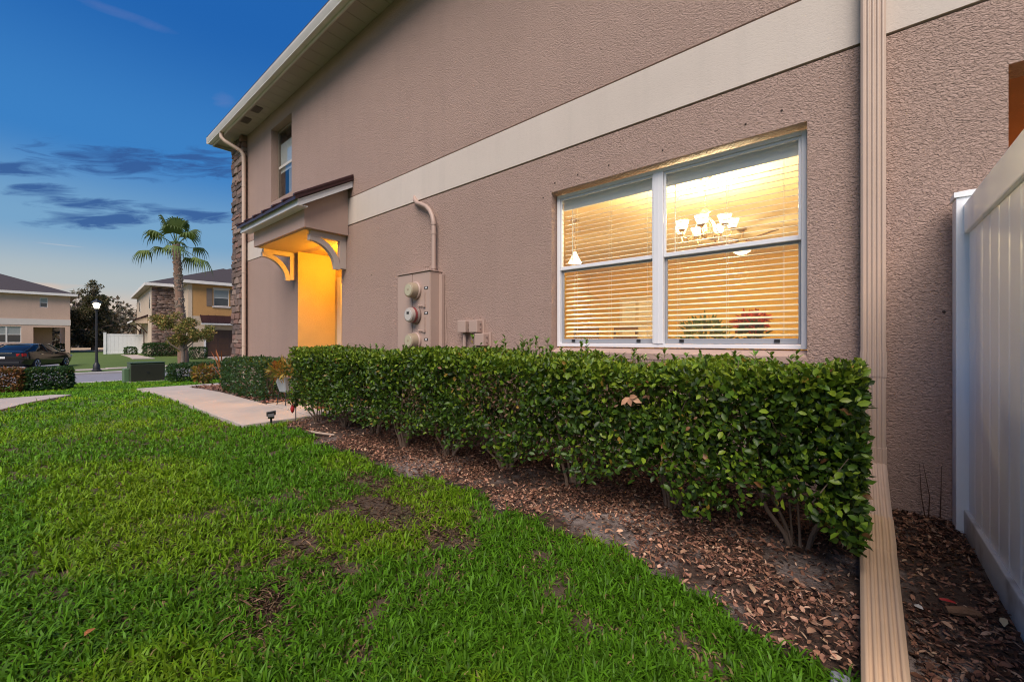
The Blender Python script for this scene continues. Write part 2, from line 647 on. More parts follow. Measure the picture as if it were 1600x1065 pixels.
# driveway of the house across the street
dv = MB()
dvx = [-43.3, -40, -36, -33.4]
for i in range(3):
    a, b = dvx[i], dvx[i + 1]
    za, zb = gz1(a, 9) + 0.03, gz1(b, 9) + 0.03
    dv.add([(a, 9.3, za), (b - 0.03, 9.3, zb), (b - 0.03, 14.2, zb), (a, 14.2, za), (a, 9.3, za - .2), (b - 0.03, 9.3, zb - .2), (b - 0.03, 14.2, zb - .2), (a, 14.2, za - .2)],
           [(0, 1, 2, 3), (7, 6, 5, 4), (0, 4, 5, 1), (1, 5, 6, 2), (2, 6, 7, 3), (3, 7, 4, 0)])
tag(dv.build("driveway", MT["concrete"]), kind="structure")
fw = MB()
za, zb = gz1(-46.2, 6.0) + 0.03, gz1(-40.5, 5.9) + 0.03
fw.add([(-47.5, 5.2, za), (-40.0, 5.0, zb), (-40.0, 6.2, zb), (-47.5, 6.1, za), (-47.5, 5.2, za - .2), (-40.0, 5.0, zb - .2), (-40.0, 6.2, zb - .2), (-47.5, 6.1, za - .2)],
       [(0, 1, 2, 3), (7, 6, 5, 4), (0, 4, 5, 1), (1, 5, 6, 2), (2, 6, 7, 3), (3, 7, 4, 0)])
tag(fw.build("front_walk", MT["concrete"]), kind="structure")

# ------------------------------------------------------------------ our walkway: slabs with joints
walk = link_mesh("walkway", MB().box(-12.2, -5.6, 1.7, 2.4, -0.16, -0.03).mesh("walkway", MT["concrete"]))
tag(walk, kind="structure")
WALK_Y0, WALK_Y1 = 1.64, 2.44


def slab(poly, z, parent, t=0.10, name="slab"):
    b = MB()
    n = len(poly)
    zz = [z + gz1(*p) for p in poly]
    b.add([(p[0], p[1], q) for p, q in zip(poly, zz)] + [(p[0], p[1], q - t) for p, q in zip(poly, zz)],
          [tuple(range(n)), tuple(range(2 * n - 1, n - 1, -1))] + [(i, n + i, n + (i + 1) % n, (i + 1) % n) for i in range(n)])
    return b.build(name, MT["concrete"], parent, bevel=0.006)


edges = [-5.56, -6.72, -8.08, -9.44, -10.80, -12.15]
for i in range(5):
    a, b_ = edges[i + 1] + 0.006, edges[i] - 0.006
    slab([(a, WALK_Y0), (b_, WALK_Y0 + (0.0 if i else 0.02)), (b_, WALK_Y1 - 0.006), (a, WALK_Y1 - 0.006)], 0.035, walk)
for i in range(4):
    y0 = [1.72, 2.75, 3.95, 5.15][i]
    y1 = [2.738, 3.938, 5.138, 6.4][i]
    slab([(-13.25, y0), (-12.162, y0), (-12.162, y1), (-13.25, y1)], 0.035, walk)
slab([(-7.12, WALK_Y1 + 0.008), (-5.52, WALK_Y1 + 0.008), (-5.52, 3.33), (-7.12, 3.33)], 0.040, walk)
slab([(-8.18, 3.345), (-6.53, 3.345), (-6.53, 4.09), (-8.18, 4.09)], 0.055, walk)
# neighbour's walk at the left
nwalk = link_mesh("neighbour_walkway", MB().box(-12.3, -9.6, -0.6, 0.2, -0.2, -0.12).mesh("neighbour_walkway", MT["concrete"]))
tag(nwalk, kind="structure")
slab([(-9.0, -1.4), (-9.0, -0.42), (-10.55, 0.02), (-10.9, -0.75)], 0.03, nwalk)
slab([(-10.91, -0.745), (-10.565, 0.03), (-12.55, 0.62), (-13.1, 0.40), (-13.0, -0.15)], 0.03, nwalk)
slab([(-10.93, -0.76), (-13.0, -0.17), (-13.2, -1.2), (-11.2, -1.7)], 0.03, nwalk)

# ------------------------------------------------------------------ the townhouse
house = thing("townhouse", "two-storey mauve stucco townhouse with pale band, lit window and glowing entry", "house", (-5.5, WALL_Y, 0), world_coords=True)


def wall_mesh(name, mat, parent, x0, x1, z0, z1, y, th, openings, step=None, front=-1):
    """vertical wall in the XZ plane with rectangular openings and real reveals"""
    xs = sorted(set([x0, x1] + [k for o in openings for k in (o[0], o[1]) if x0 < k < x1]))
    zs = sorted(set([z0, z1] + [k for o in openings for k in (o[2], o[3]) if z0 < k < z1]))
    yb = y - front * th
    b = MB()

    def solid(i, j):
        if i < 0 or j < 0 or i >= len(xs) - 1 or j >= len(zs) - 1:
            return False
        cx, cz = (xs[i] + xs[i + 1]) / 2, (zs[j] + zs[j + 1]) / 2
        return not any(o[0] < cx < o[1] and o[2] < cz < o[3] for o in openings)
    for i in range(len(xs) - 1):
        for j in range(len(zs) - 1):
            if not solid(i, j):
                continue
            a, c, d, e = xs[i], xs[i + 1], zs[j], zs[j + 1]
            b.add([(a, y, d), (c, y, d), (c, y, e), (a, y, e)], [(0, 1, 2, 3)])
            b.add([(a, yb, d), (c, yb, d), (c, yb, e), (a, yb, e)], [(3, 2, 1, 0)])
            if not solid(i - 1, j):
                b.add([(a, y, d), (a, y, e), (a, yb, e), (a, yb, d)], [(0, 1, 2, 3)])
            if not solid(i + 1, j):
                b.add([(c, y, d), (c, yb, d), (c, yb, e), (c, y, e)], [(0, 1, 2, 3)])
            if not solid(i, j - 1):
                b.add([(a, y, d), (a, yb, d), (c, yb, d), (c, y, d)], [(0, 1, 2, 3)])
            if not solid(i, j + 1):
                b.add([(a, y, e), (c, y, e), (c, yb, e), (a, yb, e)], [(0, 1, 2, 3)])
    me = b.mesh(name, mat, False, OFF.get(top_of(parent).name) if parent else None, fix=False)
    bm = bmesh.new()
    bm.from_mesh(me)
    bmesh.ops.remove_doubles(bm, verts=bm.verts, dist=1e-5)
    bmesh.ops.recalc_face_normals(bm, faces=bm.faces)
    bm.to_mesh(me)
    bm.free()
    return link_mesh(name, me, parent)


WIN = (-2.32, -0.257, 0.925, 2.50)
UPW = (-9.52, -8.48, 3.95, 5.50)
ENT = (-8.20, -6.51, -0.2, 2.735)
LAN = (0.612, 3.4, -0.2, 2.50)
B0, B1 = 2.892, 3.316
wall_lo = wall_mesh("wall", MT["stucco"], house, -11.62, 7.0, -0.2, B0 - 0.017, WALL_Y, 0.20, [WIN, ENT, LAN])
wall_up = wall_mesh("wall", MT["stucco"], house, -11.62, 7.0, B1 + 0.016, 5.83, WALL_Y, 0.20, [UPW])
band = wall_mesh("trim_band", MT["band"], house, -11.62, 7.0, B0, B1, WALL_Y - 0.004, 0.15, [])
g = MB()
g.box(-11.62, 7.0, WALL_Y + 0.030, WALL_Y + 0.15, B0 - 0.03, B0 - 0.0005)
g.box(-11.62, 7.0, WALL_Y + 0.030, WALL_Y + 0.15, B1 + 0.0005, B1 + 0.03)
g.build("band_joint", MT["groove"], house)
# end walls and back, plain, so that the place is closed
MB().box(-11.62, -11.42, WALL_Y + 0.2, 13.0, -0.3, 5.83).build("front_wall", MT["stucco"], house)
MB().box(6.8, 7.0, WALL_Y + 0.2, 13.0, -0.2, 5.83).build("rear_wall", MT["stucco"], house)
MB().box(-11.62, 7.0, 12.8, 13.0, -0.2, 5.83).build("party_wall", MT["stucco"], house)

# eave: soffit boards, gutter, fascia, roof
EY = 2.96
sof = MB()
sof.box(-12.02, 7.3, EY, WALL_Y + 0.05, 5.845, 5.87)
soffit = sof.build("soffit", MT["soffit"], house)
x = -12.0
while x < 7.2:
    MB().box(x + 0.004, min(x + 0.30, 7.28) - 0.004, EY + 0.005, WALL_Y - 0.003, 5.831, 5.8445).build("soffit_board", MT["soffit"], soffit)
    x += 0.30
for vx in (-10.35, -9.70):
    vb = MB()
    vb.box(vx, vx + 0.30, 3.03, 3.17, 5.824, 5.8305)
    vent = vb.build("soffit_vent", MT["black"], soffit)
    for k in range(4):
        MB().box(vx + 0.01, vx + 0.29, 3.035 + k * 0.034, 3.050 + k * 0.034, 5.817, 5.8235).build("vent_slat", MT["meter_dark"], vent)
MB().box(-12.02, 7.3, EY - 0.022, EY - 0.001, 5.76, 5.96).build("fascia", MT["trim"], house)
MB().box(-12.045, -12.023, EY - 0.02, 12.9, 5.76, 5.96).build("fascia", MT["trim"], house)
gp = [(EY - 0.024, 5.80), (EY - 0.095, 5.80), (EY - 0.100, 5.822), (EY - 0.104, 5.826), (EY - 0.118, 5.86), (EY - 0.132, 5.905), (EY - 0.132, 5.935), (EY - 0.118, 5.935),
      (EY - 0.118, 5.91), (EY - 0.105, 5.865), (EY - 0.09, 5.812), (EY - 0.036, 5.812), (EY - 0.036, 5.94), (EY - 0.024, 5.94)]
gut = MB()
gut.prism(gp, "x", -12.06, 7.35)
gutter = gut.build("gutter", MT["gutter"], house)
MB().box(-12.075, -12.0605, EY - 0.135, EY - 0.023, 5.795, 5.94).build("gutter_end_cap", MT["gutter"], gutter)
MB().box(-12.06, 7.35, EY - 0.108, EY - 0.096, 5.794, 5.806).build("gutter_lip", M("gutter_lip", (0.80, 0.78, 0.75), 0.3), gutter)
rf = MB()
ry0, ry1, rz0, rz1 = EY - 0.10, 8.2, 5.96, 7.9
rf.add([(-12.12, ry0, rz0), (7.4, ry0, rz0), (2.8, ry1, rz1), (-7.4, ry1, rz1), (-12.12, 13.4, rz0), (7.4, 13.4, rz0)],
       [(0, 1, 2, 3), (1, 5, 2), (4, 3, 2, 5), (0, 3, 4), (0, 4, 5, 1)])
rf.build("roof", MT["roof_tile"], house)
MB().box(-12.10, 7.38, ry0 - 0.03, ry0 + 0.25, 5.945, 5.958).build("drip_edge", MT["roof_tile"], house)

# stone veneer at the street corner: each stone a piece of its own
MT["mortar"] = M("stone_mortar", (0.11, 0.085, 0.075), 0.9, bmp=0.01)
veneer = MB()
veneer.box(-11.70, -10.97, WALL_Y - 0.035, WALL_Y - 0.001, -0.2, 5.828)
veneer.box(-11.70, -11.622, WALL_Y, 4.6, -0.2, 5.828)
stone_veneer = veneer.build("stone_veneer", MT["mortar"], house)
STONE_COLS = [(0.19, 0.130, 0.110), (0.24, 0.160, 0.130), (0.15, 0.105, 0.095), (0.22, 0.125, 0.100), (0.27, 0.195, 0.160), (0.11, 0.080, 0.072)]
STONE_M = [M("ledge_stone", c, 0.85, var=0.25, vscale=12, bmp=0.012, bscale=30) for c in STONE_COLS]
stone_meshes = []
for k in range(12):
    bm = bmesh.new()
    bmesh.ops.create_cube(bm, size=1.0)
    bmesh.ops.bevel(bm, geom=list(bm.edges), offset=0.09, segments=1, affect="EDGES")
    for vv in bm.verts:
        vv.co += Vector((random.uniform(-.06, .06), random.uniform(-.10, .10), random.uniform(-.08, .08)))
    me = bpy.data.meshes.new("stone")
    bm.to_mesh(me)
    bm.free()
    me.materials.append(STONE_M[k % 6])
    stone_meshes.append(me)
hoff = OFF[house.name]
z = -0.05
while z < 5.80:
    h = min(random.choice((0.085, 0.11, 0.13, 0.16)), 5.825 - z)
    x = -11.70 - random.uniform(0, 0.1)
    while x < -10.98:
        w = random.uniform(0.14, 0.38)
        x2 = min(x + w, -10.965)
        xa = max(x, -11.74)
        if x2 - xa > 0.04:
            dp = random.uniform(0.045, 0.085)
            o = link_mesh("stone", random.choice(stone_meshes), stone_veneer)
            o.location = Vector(((xa + x2) / 2, WALL_Y - 0.02 - dp / 2, z + h / 2)) - hoff
            o.scale = (x2 - xa - 0.008, dp + 0.05, h - 0.008)
        x = x2 + 0.0
    z += h


# windows ------------------------------------------------------------------
def frame_ring(b, x0, x1, z0, z1, y0, y1, w, wb=None, wt=None):
    wb = w if wb is None else wb
    wt = w if wt is None else wt
    b.box(x0, x0 + w, y0, y1, z0, z1)
    b.box(x1 - w, x1, y0, y1, z0, z1)
    b.box(x0 + w, x1 - w, y0, y1, z0, z0 + wb)
    b.box(x0 + w, x1 - w, y0, y1, z1 - wt, z1)


FY = WALL_Y + 0.085          # face of the window frame inside the reveal
sb = MB()                    # sloping plaster sill
sb.add([(-2.317, WALL_Y - 0.004, 0.927), (-0.26, WALL_Y - 0.004, 0.927), (-0.26, FY + 0.03, 0.972), (-2.317, FY + 0.03, 0.972),
        (-2.317, WALL_Y - 0.004, 0.880), (-0.26, WALL_Y - 0.004, 0.880), (-0.26, FY + 0.03, 0.926), (-2.317, FY + 0.03, 0.926)],
       [(0, 1, 2, 3), (7, 6, 5, 4), (0, 4, 5, 1), (1, 5, 6, 2), (2, 6, 7, 3), (3, 7, 4, 0)])
win = MB()
wx0, wx1, wz0, wz1 = -2.312, -0.265, 0.975, 2.485
frame_ring(win, wx0, wx1, wz0, wz1, FY, FY + 0.075, 0.032)
mid = (wx0 + wx1) / 2
win.box(mid - 0.042, mid + 0.042, FY - 0.006, FY + 0.07, wz0 + 0.032, wz1 - 0.032)
bigwin = tag(win.build("window", MT["frame_white"], house, bevel=0.004), "wide white-framed window, lit from inside, blinds behind the glass")
sb.build("sill", MT["stucco_smooth"], bigwin)
wg = MB()
wg.box(mid - 0.047, mid - 0.0425, FY - 0.0065, FY - 0.0005, wz0 + 0.04, wz1 - 0.04)
wg.box(mid - 0.006, mid + 0.006, FY - 0.010, FY - 0.0065, wz0 + 0.033, wz1 - 0.033)
wg.build("mullion_bead", MT["frame_white"], bigwin)
MR = 1.735
for (a, b_, nm) in ((wx0 + 0.034, mid - 0.044, "l"), (mid + 0.044, wx1 - 0.034, "r")):
    s1 = MB()                # upper sash, outer track
    frame_ring(s1, a, b_, MR, wz1 - 0.034, FY + 0.012, FY + 0.036, 0.016, 0.034, 0.020)
    su = s1.build("upper_sash", MT["frame_white"], bigwin, bevel=0.003)
    MB().box(a + 0.014, b_ - 0.014, FY + 0.021, FY + 0.025, MR + 0.03, wz1 - 0.052).build("pane", MT["glass"], su)
    s2 = MB()                # lower sash, inner track
    frame_ring(s2, a, b_, wz0 + 0.034, MR + 0.012, FY + 0.040, FY + 0.064, 0.018, 0.042, 0.03)
    sl = s2.build("lower_sash", MT["frame_dark"], bigwin, bevel=0.003)
    MB().box(a + 0.016, b_ - 0.016, FY + 0.050, FY + 0.054, wz0 + 0.074, MR - 0.016).build("pane", MT["glass"], sl)
    for hx in (a + 0.12, b_ - 0.16):
        MB().box(hx, hx + 0.034, FY + 0.030, FY + 0.0395, wz0 + 0.046, wz0 + 0.070).build("lift_handle", MT["black"], sl)

ub = MB()
UY = WALL_Y + 0.13
MT["bronze"] = M("bronze_frame", (0.19, 0.145, 0.11), 0.4, var=0.05)
frame_ring(ub, UPW[0] + 0.004, UPW[1] - 0.004, UPW[2] + 0.004, UPW[3] - 0.004, UY, UY + 0.06, 0.045)
upwin = tag(ub.build("window", MT["bronze"], house, bevel=0.004), "tall recessed upstairs window reflecting the pale sky")
us = MB()
us.box(UPW[0] + 0.05, UPW[1] - 0.05, UY + 0.005, UY + 0.035, 4.68, 4.73)
us.build("meeting_rail", MT["gutter"], upwin)
glm = glass_mat("upstairs_glass", (0.88, 0.90, 0.90), 1.5, 1.3)
MB().box(UPW[0] + 0.048, UPW[1] - 0.048, UY + 0.030, UY + 0.034, 4.732, UPW[3] - 0.05).build("pane", glm, upwin)
MB().box(UPW[0] + 0.048, UPW[1] - 0.048, UY + 0.012, UY + 0.016, UPW[2] + 0.05, 4.678).build("pane", glm, upwin)
MB().box(UPW[0] - 0.4, UPW[1] + 0.4, UY + 0.045, UY + 0.05, 4.60, 5.22).build("reflection_panel", M("reflection_panel", (0.84, 0.84, 0.82), 0.8), upwin)  # pale panel added behind the glass in place of the sky's reflection

MB().box(UPW[0] + 0.45, UPW[1] + 0.2, UY + 0.052, UY + 0.06, UPW[2] - 0.1, 4.72).build("curtain", M("curtain", (0.5, 0.48, 0.44), 0.9, var=0.3, vscale=14, stretch=(3, 1, 0.4)), upwin)
# entry: alcove, canopy and brackets
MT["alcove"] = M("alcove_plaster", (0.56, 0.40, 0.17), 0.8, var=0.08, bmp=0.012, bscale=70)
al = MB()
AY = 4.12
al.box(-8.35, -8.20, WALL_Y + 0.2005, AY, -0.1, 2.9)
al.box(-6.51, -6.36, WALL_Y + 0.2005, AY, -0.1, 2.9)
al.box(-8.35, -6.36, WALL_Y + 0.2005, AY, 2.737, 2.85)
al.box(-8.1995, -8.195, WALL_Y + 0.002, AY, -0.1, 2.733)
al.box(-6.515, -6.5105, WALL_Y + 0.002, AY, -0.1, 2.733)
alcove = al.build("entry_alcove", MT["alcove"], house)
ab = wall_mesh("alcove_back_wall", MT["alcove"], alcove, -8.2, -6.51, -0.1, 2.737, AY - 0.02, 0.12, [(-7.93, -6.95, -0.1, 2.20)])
dr = MB()
dr.box(-7.90, -6.98, AY + 0.03, AY + 0.07, 0.06, 2.17)
door = dr.build("front_door", M("door_paint", (0.10, 0.055, 0.035), 0.4), alcove)
for (a, b_) in ((-7.82, -7.48), (-7.40, -7.06)):
    for (c_, d_) in ((0.25, 0.95), (1.10, 2.0)):
        MB().box(a, b_, AY + 0.018, AY + 0.0295, c_, d_).build("door_panel", MT["groove"], door)
MB().lathe([(0.0, 0), (0.028, 0.005), (0.03, 0.03), (0.012, 0.045), (0.012, 0.06)], 10, (-7.06, AY - 0.035, 1.02), "y").build("door_handle", MT["meter_dial"], door)
MT["casing"] = M("door_casing", (0.62, 0.55, 0.45), 0.5, var=0.03)
cs = MB()
cs.box(-8.05, -7.90, AY - 0.06, AY - 0.021, 0.0, 2.30)
cs.box(-6.98, -6.86, AY - 0.06, AY - 0.021, 0.0, 2.30)
cs.box(-7.8995, -6.9805, AY - 0.06, AY - 0.021, 2.18, 2.30)
cs.build("door_casing", MT["casing"], alcove, bevel=0.005)
lamp = MB()
lamp.lathe([(0.085, 2.733), (0.085, 2.715), (0.065, 2.70), (0.065, 2.66), (0.075, 2.60), (0.05, 2.575), (0.0, 2.572)], 14, (-7.15, 3.86, 0))
pl_ = thing("porch_lamp", "small glowing ceiling lamp inside the yellow-lit entry alcove", "lamp", (-7.15, 3.86, 2.735), world_coords=True)
MB().lathe([(0.095, 2.7345), (0.095, 2.716), (0.07, 2.712)], 14, (-7.15, 3.86, 0)).build("base", MT["black"], pl_)
lamp.build("globe", emit_mat("porch_globe", (1.0, 0.60, 0.16), 12), pl_, True)
ld = bpy.data.lights.new("porch_bulb", "POINT")
ld.energy = 115
ld.color = (1.0, 0.46, 0.03)
ld.shadow_soft_size = 0.08
lo = bpy.data.objects.new("porch_bulb", ld)
C.objects.link(lo)
lo.parent = pl_
lo.location = (0, 0, -0.20)

cn = MB()
poly = [(WALL_Y - 0.006, 2.72), (2.666, 2.72), (2.666, 3.055), (WALL_Y - 0.006, 3.475)]
cn.prism(poly, "x", -8.37, -6.28)
canopy = cn.build("entry_canopy", MT["stucco_smooth"], house, bevel=0.004)
MB().box(-8.30, -6.35, 2.72, WALL_Y - 0.01, 2.712, 2.7195).build("canopy_ceiling", MT["alcove"], canopy)
fs_ = MB()
fs_.box(-8.57, -6.14, 2.515, 2.54, 2.975, 3.075)
fs_.box(-8.55, -6.16, 2.5405, 2.668, 2.985, 3.0)
fs_.prism([(2.541, 2.975), (2.541, 3.075), (WALL_Y - 0.008, 3.567), (WALL_Y - 0.008, 3.467)], "x", -6.163, -6.14)
fs_.prism([(2.541, 2.975), (2.541, 3.075), (WALL_Y - 0.008, 3.567), (WALL_Y - 0.008, 3.467)], "x", -8.57, -8.547)
fs_.build("fascia", M("canopy_fascia", (0.66, 0.65, 0.66), 0.4, var=0.05), canopy)
rp = MB()
rp.prism([(2.47, 3.045), (2.47, 3.09), (WALL_Y - 0.008, 3.624), (WALL_Y - 0.008, 3.580)], "x", -8.60, -6.11)
crf = rp.build("canopy_roof", MT["roof_metal"], canopy)
for k in range(7):
    xx = -8.58 + k * (2.45 / 6)
    tl = MB()
    tl.prism([(2.45, 3.085), (2.45, 3.125), (WALL_Y - 0.01, 3.670), (WALL_Y - 0.01, 3.618)], "x", xx - 0.028, xx + 0.028)
    tl.build("roof_rib", MT["roof_metal"], crf, bevel=0.01)
MT["bracket"] = M("bracket_paint", (0.47, 0.385, 0.335), 0.5, var=0.06)
for bx in (-6.40, -8.33):
    b = MB()
    x0, x1 = bx - 0.045, bx + 0.045
    zt, zb_, yw, yf = 2.711, 2.19, WALL_Y - 0.004, 2.80
    b.box(x0, x1, yw - 0.10, yw, zb_, zt)              # wall leg
    b.box(x0, x1, yf, yw - 0.1005, zt - 0.085, zt)     # top arm
    outer, inner = [], []
    for k in range(13):
        t = k / 12 * math.pi / 2
        # quarter arc from the wall leg's foot up to the front of the arm
        cy, cz = yf - 0.02, zb_ - 0.02
        ry, rz = (yw - 0.095) - cy, (zt - 0.06) - cz
        outer.append((cy + ry * math.cos(t), cz + rz * math.sin(t)))
        inner.append((cy + (ry - 0.085) * math.cos(t), cz + (rz - 0.085) * math.sin(t)))
    rings = []
    for (oy, oz), (iy, iz) in zip(outer, inner):
        rings.append([(x0 + 0.004, oy, oz), (x1 - 0.004, oy, oz), (x1 - 0.004, iy, iz), (x0 + 0.004, iy, iz)])
    b.loft(rings)
    b.build("bracket", MT["bracket"], canopy)

# downspouts -----------------------------------------------------------------
def spout_profile(w, d, ribs=4):
    """rectangular downspout section with rounded ribs on the face; local x across, y outward"""
    p = [(0, 0), (0, d * 0.88), (w * 0.10, d)]
    for k in range(ribs):
        c_ = w * (0.22 + 0.56 * k / (ribs - 1)) if ribs > 1 else w / 2
        q = w * 0.045
        p += [(c_ - q * 1.4, d), (c_ - q * 0.6, d - 0.007), (c_ + q * 0.6, d - 0.007), (c_ + q * 1.4, d)]
    p += [(w * 0.90, d), (w, d * 0.88), (w, 0)]
    return p


def sweep_yz(b, prof, x0, path, w_scale=None):
    """path: (y, z) along the back of the spout; outward = to the left of the direction of travel"""
    rings = []
    for i, (y, z) in enumerate(path):
        a = Vector(path[max(i - 1, 0)])
        c_ = Vector(path[min(i + 1, len(path) - 1)])
        t = (c_ - a).normalized()
        nrm = Vector((t.y, -t.x))      # travelling down (0,-1) -> outward (-1, 0)
        s = 1.0 if w_scale is None else w_scale[i]
        rings.append([(x0 + px_ * s, y + nrm.x * py_, z + nrm.y * py_) for px_, py_ in prof])
    b.loft(rings)
    return b


DW = 0.116
prof = spout_profile(DW, 0.082, 4)
ds = sweep_yz(MB(), prof, 0.013, [(WALL_Y - 0.012, 5.80), (WALL_Y - 0.012, 3.4), (WALL_Y - 0.012, 1.35), (WALL_Y - 0.012, 0.33)])
down = tag(ds.build("downspout", MT["tan_metal"], house, bevel=0.002), "ribbed tan downspout running down the wall beside the lit window")
sweep_yz(MB(), spout_profile(DW + 0.007, 0.0865, 4), 0.0095, [(WALL_Y - 0.0115, 0.40), (WALL_Y - 0.0115, 0.30), (WALL_Y - 0.02, 0.265), (WALL_Y - 0.05, 0.235), (WALL_Y - 0.30, 0.155), (WALL_Y - 0.62, 0.080)]).build("elbow", MT["tan_metal"], down, bevel=0.002)
sweep_yz(MB(), spout_profile(DW + 0.005, 0.0850, 4), 0.0105, [(WALL_Y - 0.0115, 0.97), (WALL_Y - 0.0115, 0.82)]).build("sleeve", MT["tan_metal"], down)
sweep_yz(MB(), spout_profile(DW + 0.012, 0.090, 4), 0.007, [(WALL_Y - 0.60, 0.082), (WALL_Y - 0.80, 0.040), (WALL_Y - 0.90, 0.022), (1.6, 0.006), (1.02, 0.001)], [1, 1.0, 0.98, 0.84, 0.80]).build("ground_extension", MT["tan_extension"], down, bevel=0.002)

# corner downspout
cd = MB()
pts = [(-11.18, 2.90, 5.80), (-11.18, 2.90, 5.70), (-11.14, 2.95, 5.62), (-11.05, 3.10, 5.52), (-10.97, 3.22, 5.44), (-10.94, 3.27, 5.36), (-10.94, 3.28, 5.2), (-10.94, 3.28, 2.5), (-10.94, 3.28, 0.1)]
cd.tube(pts, 0.043, 12)
cdo = tag(cd.build("downspout", MT["tan_metal"], house, True), "slim tan downspout curving from the gutter down beside the corner stone")
for zz in (4.6, 2.6, 0.9):
    MB().lathe([(0.047, zz), (0.047, zz + 0.03)], 12, (-10.94, 3.28, 0)).build("strap", MT["tan_metal"], cdo)

# lanai behind the fence, lit orange
MT["lanai"] = M("lanai_plaster", (0.36, 0.20, 0.12), 0.85, var=0.1, bmp=0.004)
la = MB()
la.box(0.46, 0.610, WALL_Y + 0.2005, 6.0, -0.05, 2.8)
la.box(3.402, 3.55, WALL_Y + 0.2005, 6.0, -0.05, 2.8)
la.box(0.46, 3.55, 6.0005, 6.15, -0.05, 2.8)
la.box(0.611, 3.401, WALL_Y + 0.201, 6.0, 2.62, 2.75)
la.box(0.611, 3.401, WALL_Y + 0.201, 6.0, -0.05, 0.02)
la.build("lanai", MT["lanai"], house)
lw = thing("lanai_lamp", "dim orange wall lamp on the porch behind the white fence", "lamp", (2.2, 5.9, 1.9))
MB().box(-0.05, 0.05, 0.02, 0.098, -0.12, 0.12).build("back_plate", MT["black"], lw)
MB().lathe([(0.05, -0.12), (0.065, 0.06), (0.02, 0.10)], 8, (0, -0.05, 0)).build("lantern_glass", emit_mat("lanai_glass", (1, 0.45, 0.12), 2.5), lw)
ld = bpy.data.lights.new("lanai_bulb", "POINT")
ld.energy = 45
ld.color = (1.0, 0.40, 0.10)
ld.shadow_soft_size = 0.06
lo = bpy.data.objects.new("lanai_bulb", ld)
C.objects.link(lo)
lo.parent = lw
lo.location = (0, -0.18, 0)

# ------------------------------------------------------------------ dining room seen through the window
MT["room_wall"] = M("room_wall_paint", (0.74, 0.50, 0.13), 0.8, var=0.04)
MT["room_ceiling"] = M("room_ceiling", (0.84, 0.72, 0.46), 0.9, var=0.03)
MT["room_floor"] = M("room_floor_tile", (0.45, 0.36, 0.26), 0.5, var=0.1)
RX0, RX1, RY0, RY1, RH = -5.4, 0.44, WALL_Y + 0.2005, 9.6, 2.76
rm = MB()
rm.box(RX0 - 0.1, RX0, RY0, RY1, 0.0, RH)
rm.box(RX1, RX1 + 0.018, RY0, RY1, 0.0, RH)
rm.box(RX0 - 0.1, RX1 + 0.018, RY1, RY1 + 0.1, 0.0, RH)
room = rm.build("room_wall", MT["room_wall"], house)
MB().box(RX0 - 0.1, RX1 + 0.018, RY0, RY1 + 0.1, RH, RH + 0.08).build("ceiling", MT["room_ceiling"], house)
MB().box(RX0 - 0.1, RX1 + 0.018, RY0, RY1 + 0.1, -0.05, 0.05).build("room_floor", MT["room_floor"], house)
# window reveal lining on the room side
ir = MB()
ir.box(RX0, WIN[0], RY0 + 0.0005, RY0 + 0.012, 0.05, RH - 0.001)
ir.box(WIN[1], RX1, RY0 + 0.0005, RY0 + 0.012, 0.05, RH - 0.001)
ir.box(WIN[0], WIN[1], RY0 + 0.0005, RY0 + 0.012, 0.05, WIN[2])
ir.box(WIN[0], WIN[1], RY0 + 0.0005, RY0 + 0.012, WIN[3], RH - 0.001)
ir.build("room_wall", MT["room_wall"], house)
# hallway door on the far wall
hd = MB()
hd.box(-4.55, -3.65, RY1 - 0.03, RY1 - 0.001, 0.05, 2.1)
hdo = hd.build("hall_door", M("hall_door_paint", (0.74, 0.62, 0.42), 0.5), house)
for k in range(6):
    a = -4.47 + (k % 2) * 0.42
    zz = 0.2 + (k // 2) * 0.64
    MB().box(a, a + 0.33, RY1 - 0.044, RY1 - 0.0305, zz, zz + 0.52).build("door_panel", MT["slat"], hdo)

